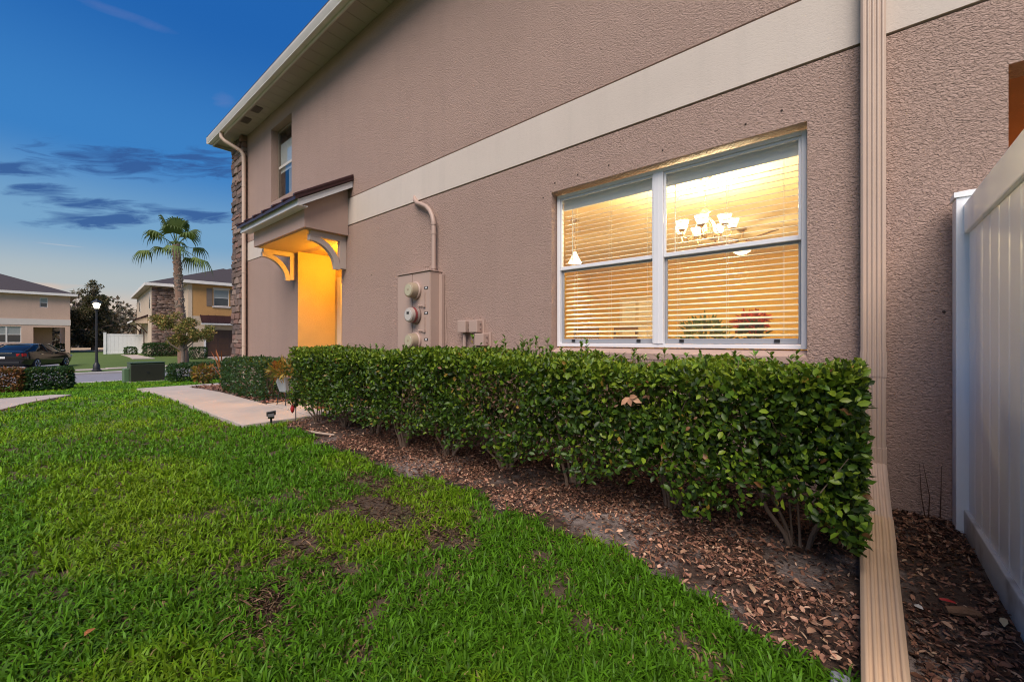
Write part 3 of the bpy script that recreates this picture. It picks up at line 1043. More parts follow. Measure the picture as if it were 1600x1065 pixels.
# blinds: one per sash, every slat a piece
def blind(x0, x1, label):
    by = FY + 0.125
    t = thing("window_blind", label, "blind", ((x0 + x1) / 2, by, wz1), world_coords=True, group="blinds in the lit window")
    MB().box(x0, x1, by - 0.03, by + 0.03, wz1 - 0.055, wz1 - 0.012).build("headrail", MT["frame_white"], t)
    vb = MB()
    vb.box(x0 - 0.002, x1 + 0.002, by - 0.045, by - 0.037, wz1 - 0.140, wz1 - 0.008)
    vb.box(x0 - 0.002, x1 + 0.002, by - 0.048, by - 0.0455, wz1 - 0.060, wz1 - 0.045)
    vb.build("valance", M("valance_white", (0.70, 0.70, 0.68), 0.5, var=0.02), t, bevel=0.002)
    off = OFF[t.name]
    sp = 0.0435
    base = wz0 + 0.060
    n = int((wz1 - 0.150 - base) / sp)
    b = MB()
    w = 0.05
    pr = []
    for k in range(5):
        q = -0.5 + k / 4
        pr.append((q * w, 0.0022 * (1 - (2 * q) ** 2)))
    rings = []
    for xx in (x0 + 0.004, x1 - 0.004):
        rings.append([(xx - (x0 + x1) / 2, p[0], p[1] + 0.0018) for p in pr] + [(xx - (x0 + x1) / 2, p[0], p[1] - 0.0018) for p in reversed(pr)])
    b.loft(rings)
    me = b.mesh("slat", MT["slat"])
    for k in range(1, n + 1):
        o = link_mesh("slat", me, t)
        o.location = Vector(((x0 + x1) / 2, by, base + k * sp + random.uniform(-.0012, .0012))) - off
        o.rotation_euler = (R(17 + random.uniform(-1.2, 1.2)), 0, R(random.uniform(-.06, .06)))
    MB().box(x0 + 0.003, x1 - 0.003, by - 0.026, by + 0.026, base - 0.012, base + 0.012).build("bottom_rail", MT["slat"], t, bevel=0.003)
    for f in (0.12, 0.5, 0.88):
        xx = x0 + (x1 - x0) * f
        cb = MB()
        cb.tube([(xx, by - 0.027, base), (xx, by - 0.027, wz1 - 0.05)], 0.0013, 5)
        cb.tube([(xx, by + 0.027, base), (xx, by + 0.027, wz1 - 0.05)], 0.0013, 5)
        cb.build("ladder_cord", MT["slat"], t)
    wb = MB()
    wb.tube([(x0 + 0.10, by - 0.036, wz1 - 0.13), (x0 + 0.10, by - 0.040, wz1 - 0.75)], 0.004, 6)
    wb.build("tilt_wand", MT["slat"], t)


blind(wx0 + 0.03, mid - 0.012, "white horizontal blind in the half of the lit window farther from the downspout")
blind(mid + 0.012, wx1 - 0.03, "white horizontal blind in the half of the lit window next to the downspout")

MT["brass"] = M("brushed_nickel", (0.55, 0.45, 0.30), 0.3, metal=0.8, var=0.05)


def point_light(parent, loc, energy, col, size=0.04):
    d = bpy.data.lights.new("bulb", "POINT")
    d.energy = energy
    d.color = col
    d.shadow_soft_size = size
    o = bpy.data.objects.new("bulb", d)
    C.objects.link(o)
    o.parent = parent
    o.location = loc
    return o


# chandelier with five bell shades
ch = thing("chandelier", "many-armed chandelier with glowing white bell shades over the dining table", "chandelier", (-1.23, 4.62, RH))
MB().lathe([(0.065, 0), (0.065, -0.012), (0.02, -0.04), (0.006, -0.045)], 14).build("ceiling_rose", MT["brass"], ch, True)
cb = MB()
for k in range(9):
    zz = -0.05 - k * 0.032
    if k % 2:
        cb.tube([(0.008 * math.cos(a), 0, zz + 0.02 * math.sin(a)) for a in [i * math.pi / 4 for i in range(9)]], 0.0022, 4)
    else:
        cb.tube([(0, 0.008 * math.cos(a), zz + 0.02 * math.sin(a)) for a in [i * math.pi / 4 for i in range(9)]], 0.0022, 4)
cb.build("chain", MT["brass"], ch)
MB().lathe([(0.006, -0.33), (0.035, -0.35), (0.05, -0.375), (0.016, -0.40), (0.014, -0.52), (0.022, -0.56), (0.032, -0.60), (0.02, -0.64), (0.008, -0.66)], 14).build("stem", MT["brass"], ch, True)
shade_m = emit_mat("lit_shade", (1.0, 0.86, 0.58), 2.6)
for k in range(7):
    a = 2 * math.pi * k / 7 + 0.35
    ca, sa = math.cos(a), math.sin(a)
    arm = MB()
    arm.tube([(ca * r, sa * r, h) for r, h in ((0.015, -0.50), (0.05, -0.44), (0.09, -0.50), (0.13, -0.62), (0.19, -0.665), (0.24, -0.64), (0.255, -0.58))], 0.006, 6)
    ao = arm.build("arm", MT["brass"], ch, True)
    MB().lathe([(0.022, -0.585), (0.030, -0.575), (0.040, -0.565)], 12, (ca * 0.255, sa * 0.255, 0)).build("cup", MT["brass"], ao)
    MB().lathe([(0.024, -0.566), (0.040, -0.552), (0.050, -0.52), (0.066, -0.475), (0.060, -0.475), (0.044, -0.52), (0.030, -0.555)], 16, (ca * 0.255, sa * 0.255, 0)).build("shade", shade_m, ao, True)
    point_light(ch, (ca * 0.255, sa * 0.255, -0.44), 25, (1.0, 0.76, 0.42), 0.04)

pd = thing("pendant_light", "small pendant lamp with a bell shade hanging at the left of the lit room", "lamp", (-3.09, 5.06, RH))
MB().lathe([(0.06, 0), (0.06, -0.02), (0.015, -0.035)], 12).build("ceiling_rose", MT["brass"], pd)
MB().tube([(0, 0, -0.03), (0, 0, -0.46)], 0.006, 6).build("rod", MT["brass"], pd)
MB().lathe([(0.018, -0.46), (0.03, -0.49), (0.055, -0.54), (0.095, -0.62), (0.085, -0.62), (0.045, -0.545), (0.02, -0.50)], 14).build("shade", shade_m, pd, True)
point_light(pd, (0, 0, -0.66), 130, (1.0, 0.70, 0.36))

cf = thing("ceiling_fan", "ceiling fan with a lit bowl at the back of the lit room", "fan", (-1.36, 7.1, RH))
MB().lathe([(0.07, 0), (0.07, -0.03), (0.02, -0.06), (0.018, -0.16), (0.10, -0.18), (0.12, -0.24), (0.06, -0.29)], 16).build("motor", MT["brass"], cf, True)
MB().lathe([(0.06, -0.29), (0.13, -0.31), (0.12, -0.36), (0.06, -0.40), (0.0, -0.41)], 16).build("light_bowl", shade_m, cf, True)
for k in range(5):
    a = 2 * math.pi * k / 5 + 0.5
    rot = Matrix.Rotation(a, 3, "Z") @ Matrix.Rotation(R(12), 3, "X")
    bl = MB()
    bl.obox(Matrix.Rotation(a, 3, "Z") @ Vector((0.42, 0, -0.215)), (0.50, 0.13, 0.008), rot)
    bl.obox(Matrix.Rotation(a, 3, "Z") @ Vector((0.14, 0, -0.215)), (0.10, 0.04, 0.01), rot)
    bl.build("blade", M("fan_blade", (0.16, 0.09, 0.05), 0.5), cf)
point_light(cf, (0, 0, -0.55), 50, (1.0, 0.76, 0.44), 0.3)

MT["dark_wood"] = M("dark_wood", (0.085, 0.040, 0.022), 0.4, var=0.25, vscale=6, stretch=(1, 1, 0.2))
tb = thing("dining_table", "dark wooden dining table under the chandelier inside the lit room", "table", (-1.30, 4.80, 0.05))
MB().box(-0.75, 0.75, -0.45, 0.45, 0.70, 0.74).build("tabletop", MT["dark_wood"], tb, bevel=0.006)
for sx in (-1, 1):
    for sy in (-1, 1):
        MB().box(sx * 0.68 - 0.035, sx * 0.68 + 0.035, sy * 0.38 - 0.035, sy * 0.38 + 0.035, 0, 0.6995).build("leg", MT["dark_wood"], tb)


def chair(loc, rz, label):
    t = thing("dining_chair", label, "chair", loc, rz, "chairs in the lit room")
    t.scale = (1, 1, 1.13)
    MB().box(-0.22, 0.22, -0.21, 0.21, 0.44, 0.48).build("seat", MT["dark_wood"], t, bevel=0.008)
    for sx in (-1, 1):
        MB().tube([(sx * 0.19, -0.18, 0), (sx * 0.19, -0.18, 0.44)], 0.02, 6).build("leg", MT["dark_wood"], t)
        MB().tube([(sx * 0.19, 0.19, 0), (sx * 0.19, 0.19, 0.46), (sx * 0.19, 0.24, 1.05)], 0.02, 6).build("leg", MT["dark_wood"], t)
    bk = MB()
    bk.box(-0.20, 0.20, 0.225, 0.245, 0.99, 1.06)
    bk.box(-0.20, 0.20, 0.215, 0.233, 0.84, 0.93)
    bk.box(-0.20, 0.20, 0.205, 0.223, 0.66, 0.72)
    bk.build("backrest", MT["dark_wood"], t)


chair((-3.30, 5.60, 0.05), R(12), "dark ladder-back chair at the left edge of the lit window")
chair((-2.78, 5.75, 0.05), R(-8), "dark ladder-back chair nearer the window's centre post")


def np_leaves(P, D, N, L, W, col, curl=0.15, simple=False):
    """oval leaves: P base points, D axis, N normals (N,3); L, W lengths; returns verts, tris, colours"""
    n = len(P)
    D = D / np.linalg.norm(D, axis=1, keepdims=True)
    S = np.cross(D, N)
    S /= np.maximum(np.linalg.norm(S, axis=1, keepdims=True), 1e-6)
    U = np.cross(S, D)
    L = L[:, None]
    W = W[:, None]
    if simple:
        pts = [P, P + D * L * .45 + S * W * .5 + U * L * .05, P + D * L - U * L * curl, P + D * L * .45 - S * W * .5 + U * L * .05]
        V = np.stack(pts, 1).reshape(-1, 3)
        b = (np.arange(n) * 4)[:, None]
        F = np.concatenate([b + np.array([[0, 1, 2]]), b + np.array([[0, 2, 3]])], 0)
        return V, F, np.repeat(col, 4, 0)
    f = 0.16
    pts = [P, P + D * L * .28 + S * W * .40 + U * W * f, P + D * L * .66 + S * W * .46 + U * W * f - U * L * curl * .4, P + D * L - U * L * curl,
           P + D * L * .66 - S * W * .46 + U * W * f - U * L * curl * .4, P + D * L * .28 - S * W * .40 + U * W * f,
           P + D * L * .30, P + D * L * .66 - U * L * curl * .35]
    V = np.stack(pts, 1).reshape(-1, 3)
    b = (np.arange(n) * 8)[:, None]
    tri = [[0, 6, 1], [0, 5, 6], [1, 6, 7], [1, 7, 2], [6, 5, 4], [6, 4, 7], [2, 7, 3], [7, 4, 3]]
    F = np.concatenate([b + np.array([t]) for t in tri], 0)
    return V, F, np.repeat(col, 8, 0)


def unit(v):
    return v / np.maximum(np.linalg.norm(v, axis=1, keepdims=True), 1e-6)


def palette(n, cols, w, jit=0.18, r=None):
    r = r or rng
    idx = r.choice(len(cols), n, p=np.array(w) / sum(w))
    c = np.array(cols)[idx]
    return c * (1 + r.uniform(-jit, jit, (n, 1))) * (1 + r.uniform(-0.05, 0.05, (n, 3)))


def bush(name, parent, n, c, rad, cols, w, L, W, up=0.6, mat="leaf", simple=True, r0=0.3, kind=None):
    """a loose rounded clump of leaves (local coordinates)"""
    d = unit(rng.normal(size=(n, 3)))
    rr = r0 + (1 - r0) * rng.random((n, 1)) ** 0.45
    P = np.array(c) + d * rr * np.array(rad)
    D = unit(d + np.array([0, 0, up]) + rng.normal(scale=0.6, size=(n, 3)))
    N = unit(np.array([0, 0, 1.0]) + rng.normal(scale=0.7, size=(n, 3)))
    V, F, col = np_leaves(P, D, N, rng.uniform(.7, 1.2, n) * L, rng.uniform(.7, 1.2, n) * W, palette(n, cols, w), 0.15, simple)
    o = link_mesh(name, np_mesh(name, V, F, MT[mat], col), parent)
    if kind:
        o["kind"] = kind
    return o


pp = thing("potted_fern", "bushy green houseplant low in the right half of the lit window", "plant", (-1.22, 4.55, 0.792))
MB().lathe([(0.07, 0), (0.10, 0.14), (0.09, 0.14), (0.085, 0.12)], 14).build("pot", M("white_pot", (0.7, 0.65, 0.55), 0.4), pp)
bush("foliage", pp, 260, (0, 0, 0.27), (0.22, 0.18, 0.17), [(0.13, 0.19, 0.04), (0.07, 0.13, 0.03)], [1, 1], 0.13, 0.028, 0.5)
ps = thing("poinsettia", "red potted flower low in the lit window, nearest the downspout", "flower", (-0.78, 4.50, 0.792))
MB().lathe([(0.07, 0), (0.095, 0.14), (0.085, 0.14), (0.08, 0.12)], 14).build("pot", M("gold_pot", (0.45, 0.25, 0.08), 0.4), ps)
bush("green_leaves", ps, 90, (0, 0, 0.30), (0.10, 0.10, 0.10), [(0.06, 0.11, 0.03)], [1], 0.11, 0.05)
bush("red_bracts", ps, 150, (0, 0, 0.42), (0.12, 0.12, 0.06), [(0.62, 0.012, 0.014), (0.45, 0.010, 0.012)], [1, 1], 0.09, 0.045)
th = MB()
th.box(RX1 - 0.025, RX1 - 0.0005, 5.0, 5.12, 1.42, 1.54)
tag(th.build("thermostat", MT["black"]), "small dark thermostat on the lit room's right-hand wall", "thermostat")

# ------------------------------------------------------------------ meter cabinet and telecom boxes
mc = thing("meter_cabinet", "painted steel cabinet with three round electric meters and a conduit above", "meter cabinet", (-4.3, WALL_Y, 0.55), world_coords=True)
CX0, CX1, CY0, CZ0, CZ1 = -4.645, -3.976, 3.165, 0.55, 1.885
mb = MB()
mb.box(CX0, CX1, CY0 + 0.012, WALL_Y - 0.012, CZ0, CZ1)
mb.build("cabinet", MT["meter_box"], mc, bevel=0.006)
MB().box(CX0 + 0.004, CX0 + 0.315, CY0, CY0 + 0.0115, CZ0 + 0.01, CZ1 - 0.01).build("door", MT["meter_box"], mc, bevel=0.003)
MB().box(CX0 + 0.322, CX1 - 0.004, CY0 + 0.002, CY0 + 0.0115, CZ0 + 0.01, CZ1 - 0.01).build("meter_panel", MT["meter_box"], mc, bevel=0.003)
MB().box(CX0 - 0.006, CX1 + 0.010, CY0 - 0.012, WALL_Y - 0.008, CZ1 + 0.0005, CZ1 + 0.010).build("rain_hood", MT["meter_box"], mc)
MB().box(CX1 + 0.0005, CX1 + 0.055, WALL_Y - 0.055, WALL_Y - 0.006, CZ0, CZ1 - 0.03).build("wire_trough", MT["meter_box"], mc, bevel=0.004)
for k, zz in enumerate((1.660, 1.352, 1.028)):
    mx = CX0 + 0.395
    so = MB()
    so.lathe([(0.113, -0.0005), (0.113, -0.022), (0.104, -0.030), (0.098, -0.030)], 28, (mx, CY0, zz), "y")
    me_ = so.build("meter", MT["meter_box"] if k != 1 else MT["meter_dark"], mc, True)
    MB().lathe([(0.097, -0.0305), (0.095, -0.085), (0.088, -0.112), (0.080, -0.118)], 28, (mx, CY0, zz), "y").build("cover", MT["meter_dial"] if k != 1 else MT["meter_dial_grey"], me_, True)
    MB().lathe([(0.072, -0.1185), (0.070, -0.121)], 24, (mx, CY0, zz), "y").build("dial", M("dial_face", (0.44, 0.40, 0.28) if k != 1 else (0.50, 0.47, 0.44), 0.25), me_)
    if k == 1:
        MB().box(mx - 0.022, mx + 0.022, CY0 - 0.125, CY0 - 0.1215, zz + 0.01, zz + 0.038).build("display", MT["black"], me_)
        MB().lathe([(0.0985, -0.040), (0.0965, -0.075)], 28, (mx, CY0, zz), "y").build("red_seal_band", M("red_band", (0.22, 0.045, 0.045), 0.4), me_)
    else:
        MB().box(mx - 0.014, mx + 0.014, CY0 - 0.1235, CY0 - 0.1215, zz - 0.004, zz + 0.014).build("nameplate", MT["meter_dial"], me_)
    # label plate, small dark print block
    lbp = MB().box(CX1 - 0.105, CX1 - 0.035, CY0 - 0.002, CY0 + 0.0015, zz + 0.005, zz + 0.035).build("label_plate", MT["black"], mc)
    MB().box(CX1 - 0.088, CX1 - 0.072, CY0 - 0.0035, CY0 - 0.0022, zz + 0.012, zz + 0.028).build("plate_mark", MT["frame_white"], lbp)
    MB().box(CX1 - 0.066, CX1 - 0.050, CY0 - 0.0035, CY0 - 0.0022, zz + 0.012, zz + 0.028).build("plate_mark", MT["frame_white"], lbp)
    if k < 2:
        lt = MB()
        lt.box(CX1 - 0.100, CX1 - 0.086, CY0 - 0.012, CY0 + 0.0015, zz - 0.19, zz - 0.03)
        lt.box(CX1 - 0.112, CX1 - 0.080, CY0 - 0.020, CY0 + 0.0015, zz - 0.215, zz - 0.185)
        lt.tube([(CX1 - 0.11, CY0 - 0.012, zz - 0.20), (CX1 - 0.19, CY0 - 0.014, zz - 0.196), (CX1 - 0.205, CY0 - 0.010, zz - 0.188)], 0.008, 6)
        lt.build("latch", MT["meter_box"], mc)
cdt = MB()
cdt.tube([(-4.06, 3.295, CZ1 + 0.0), (-4.06, 3.295, 2.42), (-4.065, 3.295, 2.52), (-4.09, 3.295, 2.60), (-4.14, 3.30, 2.675), (-4.22, 3.305, 2.745), (-4.33, 3.31, 2.80), (-4.42, 3.315, 2.835), (-4.50, 3.335, 2.90), (-4.54, 3.352, 2.97)],
         [0.029, 0.029, 0.029, 0.029, 0.029, 0.029, 0.029, 0.031, 0.028, 0.010], 12)
cnd = cdt.build("conduit", MT["meter_box"], mc, True)
for zz in (1.93, 2.36, 2.48):
    MB().lathe([(0.034, zz), (0.034, zz + 0.035)], 12, (-4.06, 3.295, 0)).build("coupling", MT["meter_box"], cnd, True)
wr_ = MB()
for k in range(4):
    x_ = -4.14 + k * 0.035
    wr_.tube([(x_, 3.20, CZ1 + 0.011), (x_ - 0.012, 3.195, CZ1 + 0.055), (x_ + 0.02, 3.20, CZ1 + 0.065), (x_ + 0.025, 3.205, CZ1 + 0.02)], 0.005, 5)
wr_.build("ground_wires", MT["meter_box"], mc)
gwm = MB()
gwm.tube([(CX1 + 0.085, WALL_Y - 0.008, 1.45), (CX1 + 0.078, WALL_Y - 0.010, 1.30), (CX1 + 0.095, WALL_Y - 0.010, 1.05), (CX1 + 0.075, WALL_Y - 0.010, 0.85)], 0.005, 5)
gwm.build("ground_cable", MT["meter_box"], mc)


def telecom(x, z, w, h, d, label, dome=False, pipe=True):
    t = thing("utility_box", label, "utility box", (x, WALL_Y, z - h / 2), group="telecom boxes on the wall")
    b = MB()
    if dome:
        b.prism([(-0.002, 0), (-d, 0), (-d, h * 0.62), (-d * 0.86, h * 0.9), (-d * 0.3, h), (-0.002, h)], "x", -w / 2, w / 2)
    else:
        b.box(-w / 2, w / 2, -d, -0.018, 0, h)
    b.build("cover", MT["meter_box"], t, bevel=0.008)
    MB().box(-w / 2 - 0.008 if dome else -w / 2 + 0.02, w / 2 + 0.028, -0.0175, -0.0025, -0.004, h + 0.006).build("back_plate", MT["meter_box"], t)
    for k in range(2):
        MB().lathe([(0.009, 0), (0.009, 0.012), (0.005, 0.016)], 8, (w / 2 + 0.0005, -d * 0.5, h * (0.3 + 0.4 * k)), "x").build("hinge_pin", MT["meter_dark"], t)
    if pipe:
        p = MB()
        p.tube([(0.0, -d * 0.5, -0.001), (0.0, -d * 0.5, -(z - h / 2) + 0.05)], 0.020, 8)
        p.build("conduit", MT["meter_box"], t, True)


telecom(-3.515, 1.195, 0.135, 0.140, 0.105, "left-hand one of two painted utility boxes level with each other on the wall")
telecom(-3.325, 1.195, 0.135, 0.140, 0.105, "right-hand one of two painted utility boxes level with each other on the wall")
telecom(-3.225, 1.045, 0.140, 0.140, 0.110, "painted utility box set lower under the level pair on the wall", pipe=True)
telecom(-3.74, 0.86, 0.20, 0.20, 0.13, "squat painted utility box just right of the meter cabinet, half behind the hedge", True, False)
telecom(-3.06, 0.83, 0.26, 0.20, 0.13, "wide low painted utility box half behind the hedge", True, False)

# ------------------------------------------------------------------ white vinyl fence
fence = thing("vinyl_fence", "tall white vinyl privacy fence running out from the wall at the right edge", "fence", (0.45, 3.25, 0), world_coords=True)


def fpost(y0, y1):
    p = MB().box(0.400, 0.515, y0, y1, -0.05, 1.795).build("post", MT["vinyl"], fence, bevel=0.004)
    q = MB()
    q.box(0.392, 0.523, y0 - 0.008, y1 + 0.008, 1.7955, 1.822)
    cx_, cy_ = 0.4575, (y0 + y1) / 2
    q.add([(0.395, y0 - 0.005, 1.8225), (0.520, y0 - 0.005, 1.8225), (0.520, y1 + 0.005, 1.8225), (0.395, y1 + 0.005, 1.8225), (cx_, cy_, 1.842)], [(0, 1, 4), (1, 2, 4), (2, 3, 4), (3, 0, 4), (3, 2, 1, 0)])
    q.build("post_cap", MT["vinyl"], p)


FYS = [(3.190, 3.300), (1.27, 1.38)]
for a, b_ in FYS:
    fpost(a, b_)
MB().box(0.428, 0.487, 1.381, 3.200, 1.600, 1.755).build("top_rail", MT["vinyl"], fence, bevel=0.006)
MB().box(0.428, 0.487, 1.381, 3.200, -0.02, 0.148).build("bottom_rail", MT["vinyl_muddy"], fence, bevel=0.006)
nb = 12
bw = (3.189 - 1.381) / nb
bp = MB()
bp.prism([(0.449, -bw / 2 + 0.003), (0.446, -bw / 2 + 0.011), (0.446, bw / 2 - 0.011), (0.449, bw / 2 - 0.003), (0.468, bw / 2 - 0.003), (0.468, -bw / 2 + 0.003)], "z", 0.1485, 1.5995)
bme = bp.mesh("board", MT["vinyl"], False, Vector((0.45, 0, 0)))
foff = OFF[fence.name]
for k in range(nb):
    o = link_mesh("board", bme, fence)
    o.location = Vector((0.45, 1.381 + (k + 0.5) * bw, 0)) - foff
MB().box(0.455, 0.462, 1.39, 3.18, 0.15, 1.59).build("board_tongue", MT["vinyl"], fence)
# bare stems against the wall by the fence
st = thing("dry_weed", "thin dry weed stems standing against the wall beside the fence post", "weed", (0.34, 3.31, 0))
for k in range(3):
    a = random.uniform(-.05, .05)
    MB().tube([(a, 0, 0), (a + random.uniform(-.02, .02), 0.01, 0.15), (a * 1.6, 0.015, 0.33)], [0.003, 0.0022, 0.001], 5).build("stem", MT["dark_wood"], st)

# old fixing holes and a screw left in the plaster
for x_, z_ in ((-2.28, 2.585), (-2.02, 2.60), (-1.70, 2.60), (-1.22, 2.59), (-0.62, 2.60), (-0.40, 2.62), (0.375, 1.20), (-5.6, 2.02), (-2.42, 2.47)):
    MB().lathe([(0.008, 0.0), (0.007, -0.004), (0.003, -0.005)], 8, (x_, WALL_Y - 0.0005, z_), "y").build("wall_plug", MT["groove"], house)

# ------------------------------------------------------------------ planting beds
def bed_edge(x):
    """front edge of the mulch bed (distance from the camera line) along the wall"""
    x = np.asarray(x, dtype=float)
    e = np.interp(x, [-5.6, -5.0, -4.3, -3.3, -2.6, -1.9, -1.3, -0.6, 0.0, 0.5, 1.0], [2.15, 2.02, 1.93, 1.88, 1.90, 1.93, 1.88, 1.78, 1.62, 1.30, 1.0])
    return e + 0.05 * np.sin(x * 5.1) + 0.03 * np.sin(x * 12.7 + 1)


def vnoise(X, Y, s, seed=0.0):
    return np.array([mnoise.noise(Vector((x * s + seed, y * s - seed, seed))) for x, y in zip(np.ravel(X), np.ravel(Y))]).reshape(np.shape(X))


m, nt, bs = mat_new("mulch_soil")
v = coords(nt)
n1 = noise_tex(nt, v, 1.6, 5, 0.6)
n2 = noise_tex(nt, v, 22, 5, 0.7)
c = mixc(nt, n2, (0.028, 0.016, 0.011), (0.115, 0.066, 0.044))
sand = mth(nt, "MULTIPLY", mth(nt, "SUBTRACT", n1, 0.49, True), 8.0, True)
c = mixc(nt, sand, c, mixc(nt, n2, (0.17, 0.135, 0.122), (0.38, 0.31, 0.28)))
nt.links.new(c, bs.inputs["Base Color"])
setin(bs, Roughness=0.95)
bump(nt, bs, n2, 1.0, 0.05)
MT["soil"] = m


def bed_sheet(name, x0, x1, fy0, y1, nx, ny, z0=0.004):
    xs = np.linspace(x0, x1, nx)
    XX = np.repeat(xs[:, None], ny, 1)
    t = np.linspace(0, 1, ny)[None, :]
    YY = fy0(xs)[:, None] * (1 - t) + y1 * t
    ZZ = z0 + 0.018 * np.minimum(1, t * 6) + 0.012 * vnoise(XX, YY, 2.3, 3.0) + gz(XX, YY)
    V = np.stack([XX, YY, ZZ], -1).reshape(-1, 3)
    I, J = np.meshgrid(np.arange(nx - 1), np.arange(ny - 1), indexing="ij")
    a = (I * ny + J).ravel()
    return tag(link_mesh(name, np_mesh(name, V, np.stack([a, a + ny, a + ny + 1, a + 1], -1), MT["soil"], smooth=True)), kind="structure")


bed = bed_sheet("mulch_bed", -5.50, 1.6, bed_edge, WALL_Y, 90, 28)
bed2 = bed_sheet("mulch_bed", -12.14, -7.15, lambda x: np.full(len(x), 2.452), WALL_Y, 40, 12)
bed3 = bed_sheet("mulch_bed", -11.2, -9.4, lambda x: np.interp(x, [-11.2, -9.4], [-0.9, -1.6]), 0.0 - 0.62, 12, 8, 0.036)


def in_bed(X, Y):
    return (Y > bed_edge(X)) & (Y < WALL_Y - 0.01) & (X > -5.45) & (X < 1.5)


CHIP_COLS = [(0.180, 0.085, 0.055), (0.095, 0.046, 0.031), (0.285, 0.142, 0.090), (0.400, 0.220, 0.145), (0.046, 0.025, 0.018), (0.500, 0.320, 0.215)]
CHIP_W = [3, 2.2, 3, 2.0, 2.2, 0.9]


def chip_geom(n, size):
    """flat curled chips and dry leaves in local space"""
    L = size * rng.uniform(0.35, 1.0, n) * rng.uniform(0.7, 1.5, n)
    W = L * rng.uniform(0.28, 0.62, n)
    yaw = rng.uniform(0, 2 * np.pi, n)
    pit = rng.normal(0, 0.35, n)
    D = np.stack([np.cos(yaw) * np.cos(pit), np.sin(yaw) * np.cos(pit), np.sin(pit)], -1)
    N = unit(np.array([0, 0, 1.0]) + rng.normal(scale=0.38, size=(n, 3)))
    return D, N, L, W


# scatter: density falls with distance from the camera
def scatter(n, x0, x1, y0, y1):
    return rng.uniform(x0, x1, n), rng.uniform(y0, y1, n)


X, Y = scatter(150000, -5.45, 1.2, 1.0, WALL_Y)
k = in_bed(X, Y)
X, Y = X[k], Y[k]
d = np.hypot(X, Y)
sandm = vnoise(X, Y, 1.5, 5.0)
inx = (X > 0.0) & (X < 0.43)
keep = rng.random(len(X)) < np.where(sandm > 0.24, 0.28, 0.9) * np.clip(3.6 / d, 0.35, 1.0)
keep &= (Y - bed_edge(X) > 0.30) | (rng.random(len(X)) < np.clip(0.75 - 1.2 * vnoise(X, Y, 2.0, 31.0), 0.3, 1)) | (X > 0)
keep &= ~((X > 0.0) & (X < 0.135) & (Y > 0.9) & (Y < WALL_Y))
keep &= ~((X > 0.42) & (X < 0.495))
X, Y, d = X[keep], Y[keep], d[keep]
n = len(X)
D, N, L, W = chip_geom(n, 0.030)
P = np.stack([X, Y, 0.022 + 0.012 * vnoise(X, Y, 2.3, 3.0) + rng.uniform(0.0, 0.020, n)], -1) - D * L[:, None] * 0.5
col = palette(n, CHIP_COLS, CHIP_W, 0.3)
col = np.where(((X > 0.13))[:, None], col * 0.72, col)  # shade right of the downspout put into the chip colour
big = np.argsort(d - 10 * ((X < -0.05)))[:300]
pick = np.zeros(n, bool)
# the 300 nearest chips in open view are pieces of their own
vis = np.where((Y < 2.35) & (X > -3.0))[0]
pick[vis[np.argsort(d[vis])[:300]]] = True
r_ = ~pick
fine = rng.random(n) < 0.30          # shredded bark among the chips
W = np.where(fine, L * rng.uniform(.08, .2, n), W)
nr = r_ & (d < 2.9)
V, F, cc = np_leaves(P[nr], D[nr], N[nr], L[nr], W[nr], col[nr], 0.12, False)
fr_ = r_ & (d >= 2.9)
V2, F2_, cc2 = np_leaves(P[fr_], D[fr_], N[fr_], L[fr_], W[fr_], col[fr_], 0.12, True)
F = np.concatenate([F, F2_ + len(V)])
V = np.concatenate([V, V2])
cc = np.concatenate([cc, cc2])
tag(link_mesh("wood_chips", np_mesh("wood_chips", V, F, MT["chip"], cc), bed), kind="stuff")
chip_var = []
for q in range(14):
    one = np.zeros((1, 3))
    V, F, cc = np_leaves(one - np.array([[0.5, 0, 0]]), np.array([[1.0, 0, 0]]), np.array([[0.0, 0.1, 1]]), np.ones(1), np.full(1, rng.uniform(.3, .6)),
                         palette(1, CHIP_COLS, CHIP_W, 0.25), rng.uniform(0.02, 0.25), False)
    me = np_mesh("wood_chip", V, F, MT["chip"], cc)
    chip_var.append(me)
for i in np.where(pick)[0]:
    o = link_mesh("wood_chip", chip_var[int(rng.integers(14))], bed)
    o.location = tuple(P[i] + D[i] * L[i] * 0.5)
    o.rotation_euler = (rng.normal(0, .3), rng.normal(0, .25), rng.uniform(0, 6.28))
    o.scale = (L[i], L[i], L[i])
# far beds
for bd, (x0, x1, y0, y1), nn, zz in ((bed2, (-12.1, -7.2, 2.5, 3.3), 2600, 0.03), (bed3, (-11.0, -9.5, -1.3, -0.66), 500, 0.06)):
    X, Y = scatter(nn, x0, x1, y0, y1)
    D, N, L, W = chip_geom(nn, 0.07)
    P = np.stack([X, Y, gz(X, Y) + zz + rng.uniform(0, .02, nn)], -1)
    V, F, cc = np_leaves(P, D, N, L, W, palette(nn, [(0.26, 0.13, 0.10), (0.17, 0.085, 0.065), (0.34, 0.20, 0.15)], [1, 1, 1], .25), 0.12, True)
    tag(link_mesh("wood_chips", np_mesh("wood_chips", V, F, MT["chip"], cc), bd), kind="stuff")

# ------------------------------------------------------------------ lawn
LAWN_DRY = [(-2.06, 0.83, 0.36, 0.19), (-2.30, 1.38, 0.34, 0.22), (-1.70, 1.42, 0.30, 0.16), (-2.75, 1.62, 0.36, 0.16), (-1.75, 0.62, 0.16, 0.10)]


